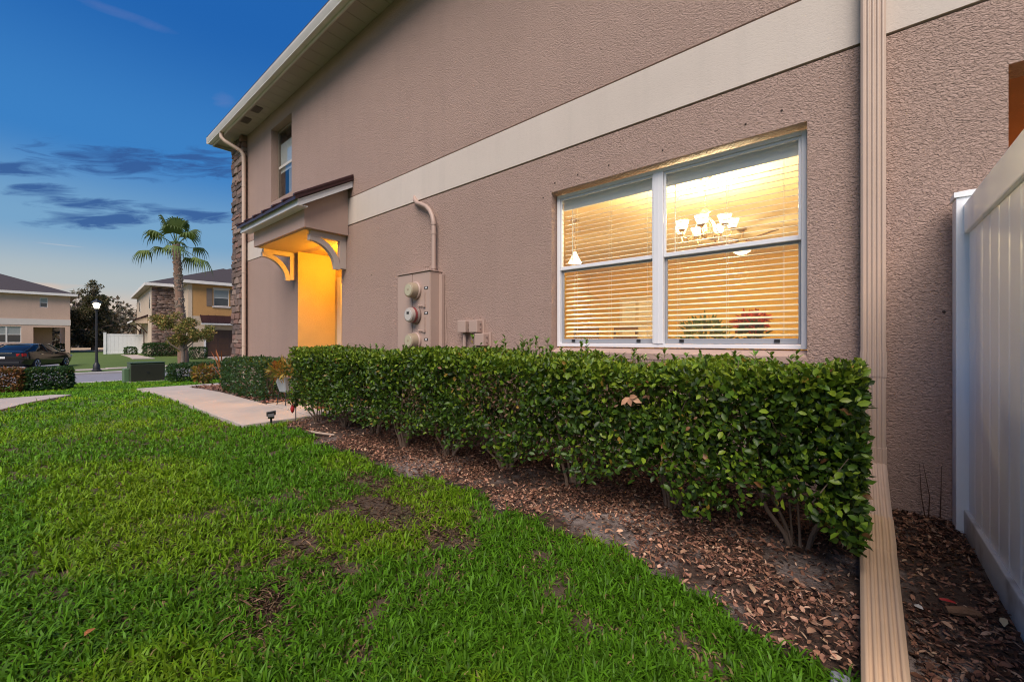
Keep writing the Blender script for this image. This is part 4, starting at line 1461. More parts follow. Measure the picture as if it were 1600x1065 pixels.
def lawn_ok(X, Y):
    ok = (Y < bed_edge(X) + 0.02 * np.sin(X * 40)) | (X < -5.45)
    ok &= ~((X < -5.50) & (X > -12.2) & (Y > WALK_Y0 - 0.01))
    ok &= ~((X <= -12.1) & (X > -13.27) & (Y > 1.70))
    ok &= ~((X <= -9.2) & (X > -13.3) & (Y < np.interp(X, [-13.3, -12.5, -9.0], [0.45, 0.66, -0.40])) & (Y > -1.6))
    ok &= (X > -22.5) & (X < 0.42)
    ok &= ~((X > -0.0) & (X < 0.14) & (Y > 1.0))
    return ok


def dryness(X, Y):
    q = np.zeros_like(X)
    for cx, cy, rx, ry in LAWN_DRY:
        q = np.maximum(q, 1 - ((X - cx) / rx) ** 2 - ((Y - cy) / ry) ** 2)
    q = np.maximum(q, -0.4)
    zone = np.clip(1.3 - np.hypot((X + 1.7) / 1.9, (Y - 1.1) / 0.75), 0, 1)
    n_ = vnoise(X, Y, 3.2, 9.0) + 0.6 * vnoise(X, Y, 8.0, 19.0)
    return np.clip(0.85 * q + 0.9 * n_ * (0.35 + zone) + 0.16 * zone - 0.14, 0, 1)


def blades(n, rmin, rmax, a0, a1, h, w, seg3, name, thin=1.0):
    """blades scattered by polar position about the camera stand-point so that nearer ones are denser"""
    g_ = np.random.default_rng(int(rmin * 100) + n)
    nt_ = n // 5
    r = rmin * (rmax / rmin) ** g_.random(nt_) if thin == 1.0 else np.sqrt(g_.uniform(rmin ** 2, rmax ** 2, nt_))
    a = g_.uniform(a0, a1, nt_)
    yaw0 = g_.uniform(0, 2 * np.pi, n)
    off = w * 1.6 * g_.random(n)
    X = np.repeat(r * np.sin(a), 5)[:n] + off * np.cos(yaw0)
    Y = np.repeat(r * np.cos(a), 5)[:n] + off * np.sin(yaw0)
    r = np.repeat(r, 5)[:n]
    k = lawn_ok(X, Y)
    X, Y, r, yaw0 = X[k], Y[k], r[k], yaw0[k]
    dr_ = dryness(X, Y) if rmin < 4 else np.zeros_like(X)
    keep = g_.random(len(X)) > np.clip(dr_ * 1.35, 0, .93)
    X, Y, r, dr_, yaw0 = X[keep], Y[keep], r[keep], dr_[keep], yaw0[keep]
    n = len(X)
    patch = vnoise(X, Y, 1.1, 2.0)
    tuft = vnoise(X, Y, 7.0, 4.0)
    H = h * g_.uniform(0.45, 1.25, n) * np.where(g_.random(n) < .06, 1.35, 1.0) * (1 + 0.35 * tuft) * (1 - 0.5 * dr_)
    Wd = w * g_.uniform(0.65, 1.25, n)
    yaw = yaw0 + g_.normal(0, .5, n)
    lean = np.abs(g_.normal(0.72, 0.42, n))
    ld_ = np.stack([np.cos(yaw), np.sin(yaw), np.zeros(n)], -1)
    sd = np.stack([-np.sin(yaw), np.cos(yaw), np.zeros(n)], -1)
    tw = g_.normal(0, 0.5, n)[:, None]
    sd = sd * np.cos(tw) + ld_ * np.sin(tw)
    up = np.array([[0, 0, 1.0]])
    B = np.stack([X, Y, gz(X, Y) - 0.006], -1)

    def at(t, bend):
        ang = lean[:, None] * (t + bend * t * t)
        return B + (up * np.cos(ang) + ld_ * np.sin(ang)) * (H[:, None] * t)
    # colour: fresh green, yellow-green patches, some straw
    base = np.where((patch > 0.05)[:, None], np.array([[0.118, 0.235, 0.008]]), np.array([[0.078, 0.195, 0.009]]))
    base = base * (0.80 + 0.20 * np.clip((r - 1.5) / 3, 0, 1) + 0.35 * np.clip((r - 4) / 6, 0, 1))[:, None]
    base = base * (1 + g_.uniform(-.45, .50, (n, 1)))
    yl = np.clip(patch * 1.1 + g_.normal(0, .22, n), 0, 1)[:, None]
    base = base * (1 - yl * .55) + np.array([[0.215, 0.285, 0.012]]) * yl * .55
    strawp = g_.random(n) < (0.018 + 0.55 * dr_ + 0.10 * np.clip(1 - np.abs(X + 1.6) / 2.2, 0, 1) * (r < 4))
    H = np.where(strawp, H * .62, H)
    base[strawp] = np.array([[0.250, 0.185, 0.080]]) * g_.uniform(.6, 1.35, (strawp.sum(), 1))
    w2 = Wd[:, None] * 0.5
    if seg3:
        p1, p2, p3 = at(0.38, .2), at(0.72, .4), at(1.0, .7)
        pts = [B - sd * w2 * .7, B + sd * w2 * .7, p1 - sd * w2, p1 + sd * w2, p2 - sd * w2 * .8, p2 + sd * w2 * .8, p3]
        tri = [[0, 1, 3], [0, 3, 2], [2, 3, 5], [2, 5, 4], [4, 5, 6]]
        sh = [.55, .55, .9, .9, 1.05, 1.05, 1.12]
    else:
        p1, p3 = at(0.5, .3), at(1.0, .6)
        pts = [B - sd * w2, B + sd * w2, p1 - sd * w2 * .9, p1 + sd * w2 * .9, p3]
        tri = [[0, 1, 3], [0, 3, 2], [2, 3, 4]]
        sh = [.6, .6, 1, 1, 1.1]
    q = len(pts)
    V = np.stack(pts, 1).reshape(-1, 3)
    b = (np.arange(n) * q)[:, None]
    F = np.concatenate([b + np.array([t]) for t in tri], 0)
    # lower sheath of a blade is paler straw-green, as in real turf
    c3 = np.repeat(base[:, None, :], q, 1)
    me = np_mesh(name, V, F, MT["grass"], c3.reshape(-1, 3))
    return me


A0, A1 = R(-40.13 - 64), R(-40.13 + 62)
lawn = link_mesh("lawn", blades(175000, 0.75, 3.4, A0, A1, 0.062, 0.0078, True, "grass", 1.0))
tag(lawn, "thick green lawn with a few brown bare patches in front of the hedge", "grass", kind="stuff")
link_mesh("grass_blades", blades(200000, 3.2, 9.0, A0, A1, 0.062, 0.011, False, "grass", 1.0), lawn)["kind"] = "stuff"
link_mesh("grass_blades", blades(150000, 8.6, 24.0, A0, R(-40), 0.065, 0.019, False, "grass", 0), lawn)["kind"] = "stuff"
link_mesh("grass_blades", blades(36000, 0.75, 3.4, R(-160), A0, 0.062, 0.0095, False, "grass", 1.0), lawn)["kind"] = "stuff"
link_mesh("grass_blades", blades(36000, 3.2, 9.0, R(-150), A0, 0.065, 0.018, False, "grass", 1.0), lawn)["kind"] = "stuff"
link_mesh("grass_blades", blades(26000, 8.6, 20.0, R(-135), A0, 0.075, 0.045, False, "grass", 0), lawn)["kind"] = "stuff"
# dry thatch lying in the bare patches
n = 4000
ii = rng.integers(len(LAWN_DRY), size=n)
lp = np.array(LAWN_DRY)[ii]
X = lp[:, 0] + rng.normal(0, .8, n) * lp[:, 2]
Y = lp[:, 1] + rng.normal(0, .8, n) * lp[:, 3]
k = lawn_ok(X, Y)
X, Y = X[k], Y[k]
n = len(X)
D, N, L, W = chip_geom(n, 0.05)
W = L * rng.uniform(.05, .12, n)
P = np.stack([X, Y, 0.002 + rng.uniform(0, .022, n)], -1)
V, F, cc = np_leaves(P, D, N, L, W, palette(n, [(0.17, 0.105, 0.065), (0.10, 0.058, 0.042), (0.26, 0.17, 0.10)], [2, 2, 1], .25), .2, True)
o = link_mesh("dry_thatch", np_mesh("dry_thatch", V, F, MT["chip"], cc), lawn)
o["kind"] = "stuff"
m, nt, bs = mat_new("thatch_soil")
v = coords(nt)
n1 = noise_tex(nt, v, 2.2, 5, 0.65)
n2 = noise_tex(nt, v, 45, 4, 0.7)
c = mixc(nt, n2, (0.035, 0.024, 0.014), (0.130, 0.082, 0.055))
c = mixc(nt, mth(nt, "MULTIPLY", mth(nt, "SUBTRACT", n1, 0.5, True), 3.0, True), c, (0.040, 0.055, 0.012))
nt.links.new(c, bs.inputs["Base Color"])
setin(bs, Roughness=0.95)
bump(nt, bs, n2, 0.9, 0.02)
xs = np.linspace(-6.5, 0.42, 70)
ny = 24
XX = np.repeat(xs[:, None], ny, 1)
tt = np.linspace(0, 1, ny)[None, :]
yt = np.where(xs < -5.45, WALK_Y0 - 0.005, bed_edge(xs) + 0.02)
YY = -1.6 * (1 - tt) + yt[:, None] * tt
ZZ = -0.004 + 0.006 * vnoise(XX, YY, 3.0, 7.0)
I, J = np.meshgrid(np.arange(69), np.arange(ny - 1), indexing="ij")
a = (I * ny + J).ravel()
o = link_mesh("thatch", np_mesh("thatch", np.stack([XX, YY, ZZ], -1).reshape(-1, 3), np.stack([a, a + ny, a + ny + 1, a + 1], -1), m, smooth=True), lawn)

# ------------------------------------------------------------------ foreground hedge
hedge = thing("hedge", "long clipped glossy green hedge in the mulch below the lit window", "hedge", (-2.7, 2.47, 0), world_coords=True)
HOFF = np.array(OFF[hedge.name])
HX0, HX1, HY0, HY1 = -5.36, 0.02, 2.10, 2.86
TRUNKS = [(-0.22, 2.46), (-0.86, 2.53), (-1.52, 2.45), (-2.14, 2.47), (-2.74, 2.40), (-3.34, 2.36), (-4.02, 2.46), (-4.60, 2.44), (-5.16, 2.36)]
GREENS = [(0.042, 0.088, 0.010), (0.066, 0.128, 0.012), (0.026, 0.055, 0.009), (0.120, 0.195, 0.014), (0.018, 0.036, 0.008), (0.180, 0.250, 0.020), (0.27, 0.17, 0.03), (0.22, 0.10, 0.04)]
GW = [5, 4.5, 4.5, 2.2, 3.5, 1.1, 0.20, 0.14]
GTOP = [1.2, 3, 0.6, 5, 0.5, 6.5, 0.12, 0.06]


def hedge_top(X, Y):
    return 0.900 + 0.055 * vnoise(X, Y, 2.2, 6.0) + 0.022 * np.sin(X * 2.1 + 0.5)


def hedge_low(X):
    dx = np.min(np.abs(np.asarray(X)[:, None] - np.array([t[0] for t in TRUNKS])[None, :]), 1)
    return 0.185 + 0.13 * np.clip(1 - dx / 0.22, 0, 1) + 0.07 * vnoise(X, np.zeros_like(X), 4.0, 8.0)


def hedge_points(n):
    """points in a shell just under the clipped faces, plus some inside; returns P, outward normal"""
    fx = (HX1 - HX0)
    areas = np.array([fx * 0.62 * 1.5, fx * 0.76 * 1.1, 0.76 * 0.62 * 1.6, 0.76 * 0.62 * 1.6, fx * 0.62 * 0.9])
    face = rng.choice(5, n, p=areas / areas.sum())
    u, w = rng.random(n), rng.random(n)
    dep = rng.exponential(0.042, n)
    dep = np.where(rng.random(n) < 0.30, rng.uniform(0, 0.36, n), dep) - 0.012
    X = HX0 + u * fx
    Y = HY0 + w * (HY1 - HY0)
    Z = np.zeros(n)
    Nn = np.zeros((n, 3))
    m0 = face == 0
    bul = 0.075 * np.array(vnoise(X, w, 2.8, 1.0))
    Y = np.where(m0, HY0 + dep - bul + 0.02, Y)
    Nn[m0] = (0, -1, 0.15)
    m4 = face == 4
    Y = np.where(m4, HY1 - dep, Y)
    Nn[m4] = (0, 1, 0.15)
    m2, m3 = face == 2, face == 3
    eb = 0.05 * vnoise(Y * 1.0, w * 1.3, 3.0, 41.0)
    X = np.where(m2, HX0 + dep + eb, np.where(m3, HX1 - dep - 0.015 + eb, X))
    Nn[m2] = (-1, 0, 0.1)
    Nn[m3] = (1, 0, 0.1)
    m1 = face == 1
    zt = hedge_top(X, Y)
    zl = hedge_low(X)
    side = ~m1
    zz = zl + (zt - zl) * rng.random(n) ** 0.92
    Z = np.where(m1, zt - dep, zz)
    Nn[m1] = (0, 0, 1)
    # round the shoulders a little
    e = np.clip((Z - (zt - 0.10)) / 0.10, 0, 1)
    Y = np.where(m0, Y + 0.035 * e * e, Y)
    X = np.where(m3, X - 0.03 * e * e, np.where(m2, X + 0.05 * e * e, X))
    return np.stack([X, Y, Z], -1), Nn, m1 | (side & (Z > zt - 0.05 - 0.06 * rng.random(n)))


NL = 86000
P, Nn, istop = hedge_points(NL)
# gaps where twigs show
gap = vnoise(P[:, 0], P[:, 2], 3.1, 14.0)
cl1 = vnoise(P[:, 0] * 2.6, P[:, 2] * 2.6, 3.0, 21.0)
keep = (rng.random(NL) > np.clip((gap - 0.05) * 2.8, 0, 0.82)) | istop
keep &= (rng.random(NL) < np.clip(0.72 + cl1 * 0.9, 0.30, 1)) | istop
P, Nn, istop = P[keep], Nn[keep], istop[keep]
# the dark inside of the hedge
ni = 22000
PI_ = np.stack([rng.uniform(HX0 + .08, HX1 - .06, ni), rng.uniform(HY0 + .14, HY1 - .06, ni), rng.uniform(.30, .86, ni)], -1)
PI_[:, 2] = np.maximum(PI_[:, 2], hedge_low(PI_[:, 0]) + .03)
P = np.concatenate([P, PI_])
Nn = np.concatenate([Nn, np.tile(np.array([[0, -.6, .6]]), (ni, 1))])
istop = np.concatenate([istop, np.zeros(ni, bool)])
n = len(P)
tan = unit(rng.normal(size=(n, 3)))
D = unit(Nn * 0.55 + tan * 0.85 + np.array([0, 0, 0.40]))
N = unit(Nn * 0.75 + np.array([0, 0, 0.55]) + rng.normal(scale=0.55, size=(n, 3)))
L = rng.uniform(0.020, 0.050, n)
W = L * rng.uniform(0.48, 0.62, n)
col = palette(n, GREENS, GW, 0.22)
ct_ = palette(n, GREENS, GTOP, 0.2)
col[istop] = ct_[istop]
# two patches of browned twigs on the front
for cx_, cz_, rx_, rz_ in ((-2.02, .66, .30, .20), (-1.02, .74, .20, .09), (-2.9, .55, .16, .16)):
    e_ = ((P[:, 0] - cx_) / rx_) ** 2 + ((P[:, 2] - cz_) / rz_) ** 2
    dm = (e_ < 1) & (rng.random(n) < .55) & ~istop
    col[dm] = palette(int(dm.sum()), [(.16, .085, .05), (.10, .06, .04), (.24, .14, .085)], [2, 2, 1], .25)
    L[dm] *= .8
    W[dm] *= .55
P[:, :] -= 0
# new shoots standing up along the top
ns = 120
sx = np.concatenate([rng.uniform(-2.35, -1.35, 20), rng.uniform(HX0 + .1, HX1 - .1, ns - 20)])
sy = rng.uniform(HY0 + 0.1, HY1 - 0.05, ns)
sh = np.concatenate([rng.uniform(0.06, 0.16, 20), rng.uniform(0.01, 0.07, ns - 20)])
SP, SD, SN = [], [], []
shoot = MB()
for x_, y_, h_ in zip(sx, sy, sh):
    z0_ = 0.88
    lx, ly = rng.normal(0, .15), rng.normal(0, .15)
    shoot.tube([(x_, y_, z0_), (x_ + lx * h_, y_ + ly * h_, z0_ + 0.03 + h_)], [0.0025, 0.0012], 4)
    for q in range(int(4 + h_ * 60)):
        t = rng.random()
        a = rng.uniform(0, 6.28)
        SP.append((x_ + lx * h_ * t, y_ + ly * h_ * t, z0_ + 0.03 + h_ * t))
        SD.append((math.cos(a) * .7, math.sin(a) * .7, 0.8))
        SN.append((-math.cos(a), -math.sin(a), 0.8))
SP = np.array(SP)
P = np.concatenate([P, SP])
D = np.concatenate([D, unit(np.array(SD))])
N = np.concatenate([N, unit(np.array(SN))])
q = len(SP)
L = np.concatenate([L, rng.uniform(.030, .050, q)])
W = np.concatenate([W, rng.uniform(.014, .022, q)])
col = np.concatenate([col, palette(q, [(0.105, 0.215, 0.030), (0.14, 0.25, 0.035), (0.075, 0.17, 0.025), (0.20, 0.15, 0.03)], [3, 2, 2, .4], .2)])
n = len(P)
# the 300 leaves that show largest: nearest ones on the open faces
dist = np.linalg.norm(P - np.array([0, 0, CAM_H]), axis=1)
outer = ((P[:, 1] < HY0 + 0.012) | (P[:, 2] > 0.915)) & (P[:, 0] > -1.6)
cand = np.where(outer)[0]
pick = np.zeros(n, bool)
pick[cand[np.argsort(dist[cand])[:300]]] = True
tx = np.array([t[0] for t in TRUNKS])
owner = np.argmin(np.abs(P[:, 0][:, None] - tx[None, :]), 1)
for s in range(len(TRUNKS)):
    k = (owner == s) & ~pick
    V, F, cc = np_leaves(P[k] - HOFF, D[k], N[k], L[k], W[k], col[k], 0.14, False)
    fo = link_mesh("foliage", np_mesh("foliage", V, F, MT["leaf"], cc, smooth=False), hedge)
    fo["kind"] = "stuff"
leaf_var = []
for s in range(16):
    V, F, cc = np_leaves(np.zeros((1, 3)), np.array([[1.0, 0, 0]]), np.array([[0, 0, 1.0]]), np.ones(1), np.full(1, rng.uniform(.48, .62)),
                         palette(1, GREENS[:6], GW[:6], .2), rng.uniform(.05, .2), False)
    leaf_var.append(np_mesh("leaf", V, F, MT["leaf"], cc))
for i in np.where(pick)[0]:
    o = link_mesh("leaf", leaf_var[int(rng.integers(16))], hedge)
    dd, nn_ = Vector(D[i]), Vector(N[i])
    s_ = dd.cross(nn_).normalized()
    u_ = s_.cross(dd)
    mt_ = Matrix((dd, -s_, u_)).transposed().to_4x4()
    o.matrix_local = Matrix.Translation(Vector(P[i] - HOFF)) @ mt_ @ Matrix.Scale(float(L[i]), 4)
# stems of every shrub, forking from the base
for (tx_, ty_) in TRUNKS:
    nst = random.randint(7, 10)
    for k in range(nst):
        a = random.uniform(0, 6.28)
        sp_ = random.uniform(0.10, 0.36)
        bx_, by_ = tx_ + math.cos(a) * 0.035, ty_ + math.sin(a) * 0.035
        b = MB()
        ex, ey = tx_ + math.cos(a) * sp_, ty_ + math.sin(a) * sp_ * 0.8
        m1 = (bx_ + (ex - bx_) * 0.45 + random.uniform(-.03, .03), by_ + (ey - by_) * 0.45 + random.uniform(-.03, .03), random.uniform(0.16, 0.26))
        r0 = random.uniform(0.0045, 0.012)
        ez = random.uniform(0.62, 0.84)
        ex = min(max(ex, HX0 + .08), HX1 - .08)
        ey = min(max(ey, HY0 + .06), HY1 - .06)
        b.tube([(bx_, by_, 0.0), (bx_ * .7 + m1[0] * .3, by_ * .7 + m1[1] * .3, m1[2] * .45), m1, (m1[0] * .4 + ex * .6, m1[1] * .4 + ey * .6, 0.45), (ex, ey, ez)], [r0 * 1.5, r0, r0 * .85, r0 * .6, r0 * .3], 7)
        for j in range(5):
            t = random.uniform(0.25, 0.9)
            px_ = m1[0] + (ex - m1[0]) * t
            py_ = m1[1] + (ey - m1[1]) * t
            pz_ = m1[2] + (ez - m1[2]) * t
            aa = random.uniform(0, 6.28)
            ln = random.uniform(0.10, 0.26)
            qx = min(max(px_ + math.cos(aa) * ln, HX0 + .04), HX1 - .03)
            qy = min(max(py_ + math.sin(aa) * ln, HY0 + .01), HY1 - .02)
            b.tube([(px_, py_, pz_), ((px_ + qx) / 2, (py_ + qy) / 2, pz_ + ln * .25), (qx, qy, min(pz_ + ln * .75, .89))], [r0 * .38, r0 * .26, 0.0016], 5)
        b.build("stem", MT["bark"], hedge, True)
shoot.build("shoot_stems", MT["bark"], hedge)["kind"] = "stuff"
# crown of dense inner twigs
tw = MB()
for k in range(260):
    x_ = random.uniform(HX0 + .1, HX1 - .1)
    y_ = random.uniform(HY0 + 0.03, HY1 - .1)
    z_ = random.uniform(.30, .78)
    a, ln = random.uniform(0, 6.28), random.uniform(.08, .22)
    tw.tube([(x_, y_, z_), (min(max(x_ + math.cos(a) * ln * .6, HX0 + .04), HX1 - .03), max(y_ + math.sin(a) * ln * .5, HY0 + 0.0), min(z_ + ln, .9))], [0.0035, 0.0015], 4)
o = tw.build("twigs", MT["bark"], hedge)
o["kind"] = "stuff"
# the dead curled leaf caught on the hedge front
dl = thing("dead_leaf", "curled pale-brown dead leaf caught on the front of the hedge", "leaf", (-0.93, 2.075, 0.735))
V, F, cc = np_leaves(np.array([[0, 0, 0], [0.0, 0, 0], [0.01, 0, 0], [0, 0, 0]]), np.array([[-.5, -.5, -.5], [.5, -.3, .15], [.9, -.3, -.3], [.3, -.6, -.7]]), np.array([[0, -1.0, .3]] * 4), np.array([.06, .05, .06, .05]), np.array([.03, .028, .03, .028]),
                     np.array([[0.42, 0.23, 0.14], [0.36, 0.19, 0.11], [0.46, 0.27, 0.17], [0.30, 0.16, 0.10]]), 0.3, False)
link_mesh("blade", np_mesh("blade", V, F, MT["chip"], cc), dl)


def hedge_block(name, label, x0, x1, y0, y1, h, n, cols, w, L=0.05, cat="hedge", group=None, zlow=0.04, base=None, rnd=0.12):
    """a smaller clipped hedge: leaf shell, inner stems"""
    zb_ = gz1((x0 + x1) / 2, (y0 + y1) / 2) if base is None else base
    cx_, cy_ = (x0 + x1) / 2, (y0 + y1) / 2
    t = thing(name, label, cat, (cx_, cy_, zb_), group=group)
    hx, hy = (x1 - x0) / 2, (y1 - y0) / 2
    d_ = rng.uniform(-1, 1, (n, 3))
    ax = rng.choice(3, n, p=np.array([hy * h, hx * h, hx * hy * 1.6]) / (hy * h + hx * h + hx * hy * 1.6))
    s_ = np.where(rng.random(n) < .5, -1.0, 1.0)
    s_ = np.where(ax == 2, np.where(rng.random(n) < .92, 1.0, -1.0), s_)
    d_[np.arange(n), ax] = s_ * (1 - rng.exponential(0.06, n))
    # round the corners
    q_ = np.abs(d_)
    r_ = (q_ ** 6).sum(1) ** (1 / 6)
    d_ = d_ / np.maximum(r_, 1)[:, None]
    P = d_ * np.array([hx, hy, (h - zlow) / 2]) + np.array([0, 0, zlow + (h - zlow) / 2])
    P += 0.02 * rng.normal(size=P.shape)
    nrm = unit(np.sign(d_) * np.abs(d_) ** 5 + 1e-6)
    D = unit(nrm * .6 + rng.normal(scale=.8, size=(n, 3)) + np.array([0, 0, .3]))
    N = unit(nrm * .7 + np.array([0, 0, .5]) + rng.normal(scale=.5, size=(n, 3)))
    V, F, cc = np_leaves(P, D, N, rng.uniform(.7, 1.2, n) * L, rng.uniform(.7, 1.2, n) * L * .55, palette(n, cols, w, .22), .12, True)
    o = link_mesh("foliage", np_mesh("foliage", V, F, MT["leaf"], cc), t)
    o["kind"] = "stuff"
    for k in range(max(3, int(hx * hy * 16))):
        a_, b_ = random.uniform(-hx * .7, hx * .7), random.uniform(-hy * .7, hy * .7)
        b = MB()
        for j in range(3):
            b.tube([(a_, b_, -0.02), (a_ * 1.02 + random.uniform(-.06, .06), b_ + random.uniform(-.06, .06), h * .4), (a_ * 1.05 + random.uniform(-.12, .12), b_ + random.uniform(-.1, .1), h * .8)], [.012, .008, .003], 5)
        b.build("stem", MT["bark"], t)
    return t


DARKG = [(0.022, 0.058, 0.020), (0.032, 0.085, 0.024), (0.016, 0.040, 0.016), (0.055, 0.115, 0.030)]
hedge_block("hedge", "low dark clipped hedge between the walkway and the house corner", -9.85, -7.38, 2.50, 3.20, 0.66, 9500, DARKG, [4, 4, 3, 1], 0.055)

# ------------------------------------------------------------------ verge: hedges, transformer, lamp
hedge_block("hedge", "dark green clipped hedge at the left edge in front of the parked car", -17.4, -16.5, -0.02, 0.84, 0.58, 5200, DARKG + [(0.13, 0.10, 0.035)], [4, 4, 3, 1, .5], 0.075)
hedge_block("shrub", "rusty orange-leaved shrub at the far left edge beside the dark hedge", -17.3, -16.5, -1.0, -0.04, 0.60, 3200, [(0.22, 0.085, 0.030), (0.14, 0.055, 0.025), (0.28, 0.13, 0.045), (0.08, 0.05, 0.02)], [3, 3, 2, 1], 0.085, "shrub")
hedge_block("hedge", "low dark hedge just right of the green transformer box", -17.5, -16.6, 2.98, 4.7, 0.56, 5200, DARKG + [(0.10, 0.10, 0.035)], [4, 4, 3, 1, .6], 0.075)

MT["trans_green"] = M("transformer_green", (0.055, 0.085, 0.045), 0.5, var=0.12, vscale=3)
MT["trans_shaded"] = M("transformer_front_shaded", (0.026, 0.026, 0.018), 0.5, var=0.2, vscale=3)  # shade on the front put into its colour
tzb = gz1(-19.9, 2.8)
tr = thing("transformer_box", "dark green padmount transformer box on the verge beyond the lawn", "transformer", (-19.85, 2.835, tzb))
MB().box(-0.42, 0.42, -0.55, 0.55, -0.08, 0.05).build("pad", MT["concrete"], tr)
tbm = MB()
tbm.prism([(-0.36, 0.0505), (0.34, 0.0505), (0.34, 0.66), (0.30, 0.70), (-0.30, 0.70), (-0.36, 0.62)], "y", -0.475, 0.475)
tbo = tbm.build("cabinet", MT["trans_green"], tr, bevel=0.015)
MB().box(0.3405, 0.352, -0.45, 0.45, 0.075, 0.655).build("door", MT["trans_shaded"], tr, bevel=0.006)
MB().box(-0.33, 0.36, -0.485, 0.485, 0.7005, 0.725).build("lid", MT["trans_green"], tr, bevel=0.008)
MB().box(0.3525, 0.362, -0.03, 0.03, 0.33, 0.40).build("latch", MT["black"], tr)
MB().box(-0.25, 0.2, -0.62, -0.476, 0.0, 0.52).build("side_housing", M("transformer_side_lit", (0.10, 0.17, 0.09), 0.5), tr, bevel=0.02)  # light on this side put into the colour as a paler green

lzb = gz1(-31.3, 2.46)
sl_ = thing("street_lamp", "black street lamp post with a glowing lantern across the road", "street lamp", (-31.3, 2.46, lzb))
MB().lathe([(0.20, 0), (0.20, 0.06), (0.15, 0.10), (0.135, 0.35), (0.085, 0.42), (0.07, 0.50), (0.056, 0.8), (0.044, 3.20), (0.075, 3.22), (0.075, 3.28), (0.05, 3.30)], 14).build("post", MT["black"], sl_, True)
MB().lathe([(0.05, 3.30), (0.11, 3.33), (0.11, 3.36), (0.05, 3.365)], 8).build("lantern_base", MT["black"], sl_)
MB().lathe([(0.09, 3.366), (0.155, 3.62), (0.06, 3.665)], 8).build("lantern_glass", emit_mat("street_lantern", (1.0, 0.88, 0.62), 4), sl_)
MB().lathe([(0.23, 3.668), (0.21, 3.70), (0.10, 3.80), (0.05, 3.83), (0.03, 3.88), (0.0, 3.89)], 8).build("lantern_cap", MT["black"], sl_)
lb = MB()
for k in range(4):
    a = k * math.pi / 2 + .4
    lb.tube([(0.108 * math.cos(a), 0.108 * math.sin(a), 3.36), (0.205 * math.cos(a), 0.205 * math.sin(a), 3.67)], 0.010, 5)
lb.build("lantern_bars", MT["black"], sl_)
point_light(sl_, (0, 0, 3.5), 120, (1.0, 0.85, 0.6), 0.12)

# ------------------------------------------------------------------ parked black sedan
MT["car_paint"] = M("car_black_paint", (0.008, 0.008, 0.010), 0.12, var=0.02, spec=0.6)
MT["car_glass"] = M("car_glass", (0.006, 0.007, 0.009), 0.06, var=0.02, spec=0.35)
MT["chrome"] = M("chrome", (0.70, 0.70, 0.72), 0.15, metal=1.0, var=0.03)
MT["rubber"] = M("tyre_rubber", (0.015, 0.015, 0.016), 0.85)
MT["rim"] = M("alloy_rim", (0.62, 0.62, 0.66), 0.3, metal=0.6, var=0.05)
hd_ = math.atan2(0.436, -0.90)
TAIL_RED = M("tail_light_red", (0.45, 0.010, 0.014), 0.15, var=0.05)
car = thing("parked_car", "black saloon car parked with its red tail light towards the lawn", "car", (-36.95, 0.20, -0.612), hd_)


def ring_sec(x, w, zl, zm, zt, tum=0.92):
    """half-rounded body section at length x"""
    h = [(0, zl), (w * .80, zl), (w * .96, zl + .08), (w, zm - .04), (w * .995, zm + .10), (w * .97, zt - .07), (w * tum, zt - .015), (w * .6, zt + .012), (0, zt + .02)]
    return [(x, y, z) for y, z in h] + [(x, -y, z) for y, z in reversed(h[1:-1])]


cb = MB()
secs = [(-2.42, .60, .42, .58, .80), (-2.38, .78, .30, .60, .98), (-2.25, .86, .24, .58, 1.03), (-1.9, .905, .20, .55, 1.045), (-1.3, .92, .19, .55, 1.00), (-.4, .92, .18, .52, .97), (.5, .92, .18, .52, .955),
        (1.1, .915, .18, .52, .95), (1.5, .905, .19, .54, .93), (1.95, .88, .20, .55, .86), (2.25, .80, .24, .52, .76), (2.40, .62, .32, .48, .64)]
cb.loft([ring_sec(*s) for s in secs])
body = cb.build("body", MT["car_paint"], car, True)
gh = MB()


def cab(x, wb_, zb_, wt_, zt_):
    h = [(0, zb_), (wb_, zb_), (wb_ * .5 + wt_ * .5 + .012, (zb_ + zt_) / 2), (wt_, zt_ - .03), (wt_ * .7, zt_), (0, zt_ + .008)]
    return [(x, y, z) for y, z in h] + [(x, -y, z) for y, z in reversed(h[1:-1])]


gh.loft([cab(-1.98, .70, .99, .66, 1.03), cab(-1.55, .79, .98, .64, 1.20), (cab(-.98, .84, .96, .60, 1.395)), cab(-.3, .86, .95, .61, 1.445), cab(.25, .86, .95, .60, 1.425), cab(.75, .84, .94, .62, 1.22), cab(1.25, .74, .93, .68, .965)])
gh.build("glasshouse", MT["car_glass"], car, True)
rfm = MB()
rings = []
for x_, w_, z_ in ((-1.06, .585, 1.385), (-.75, .605, 1.432), (-.3, .615, 1.458), (.15, .61, 1.448), (.34, .595, 1.412)):
    rings.append([(x_, -w_, z_ - .035), (x_, -w_ * .7, z_), (x_, 0, z_ + .01), (x_, w_ * .7, z_), (x_, w_, z_ - .035), (x_, w_ * .98, z_ - .06), (x_, 0, z_ - .02), (x_, -w_ * .98, z_ - .06)])
rfm.loft(rings)
rfm.build("roof", MT["car_paint"], car, True)
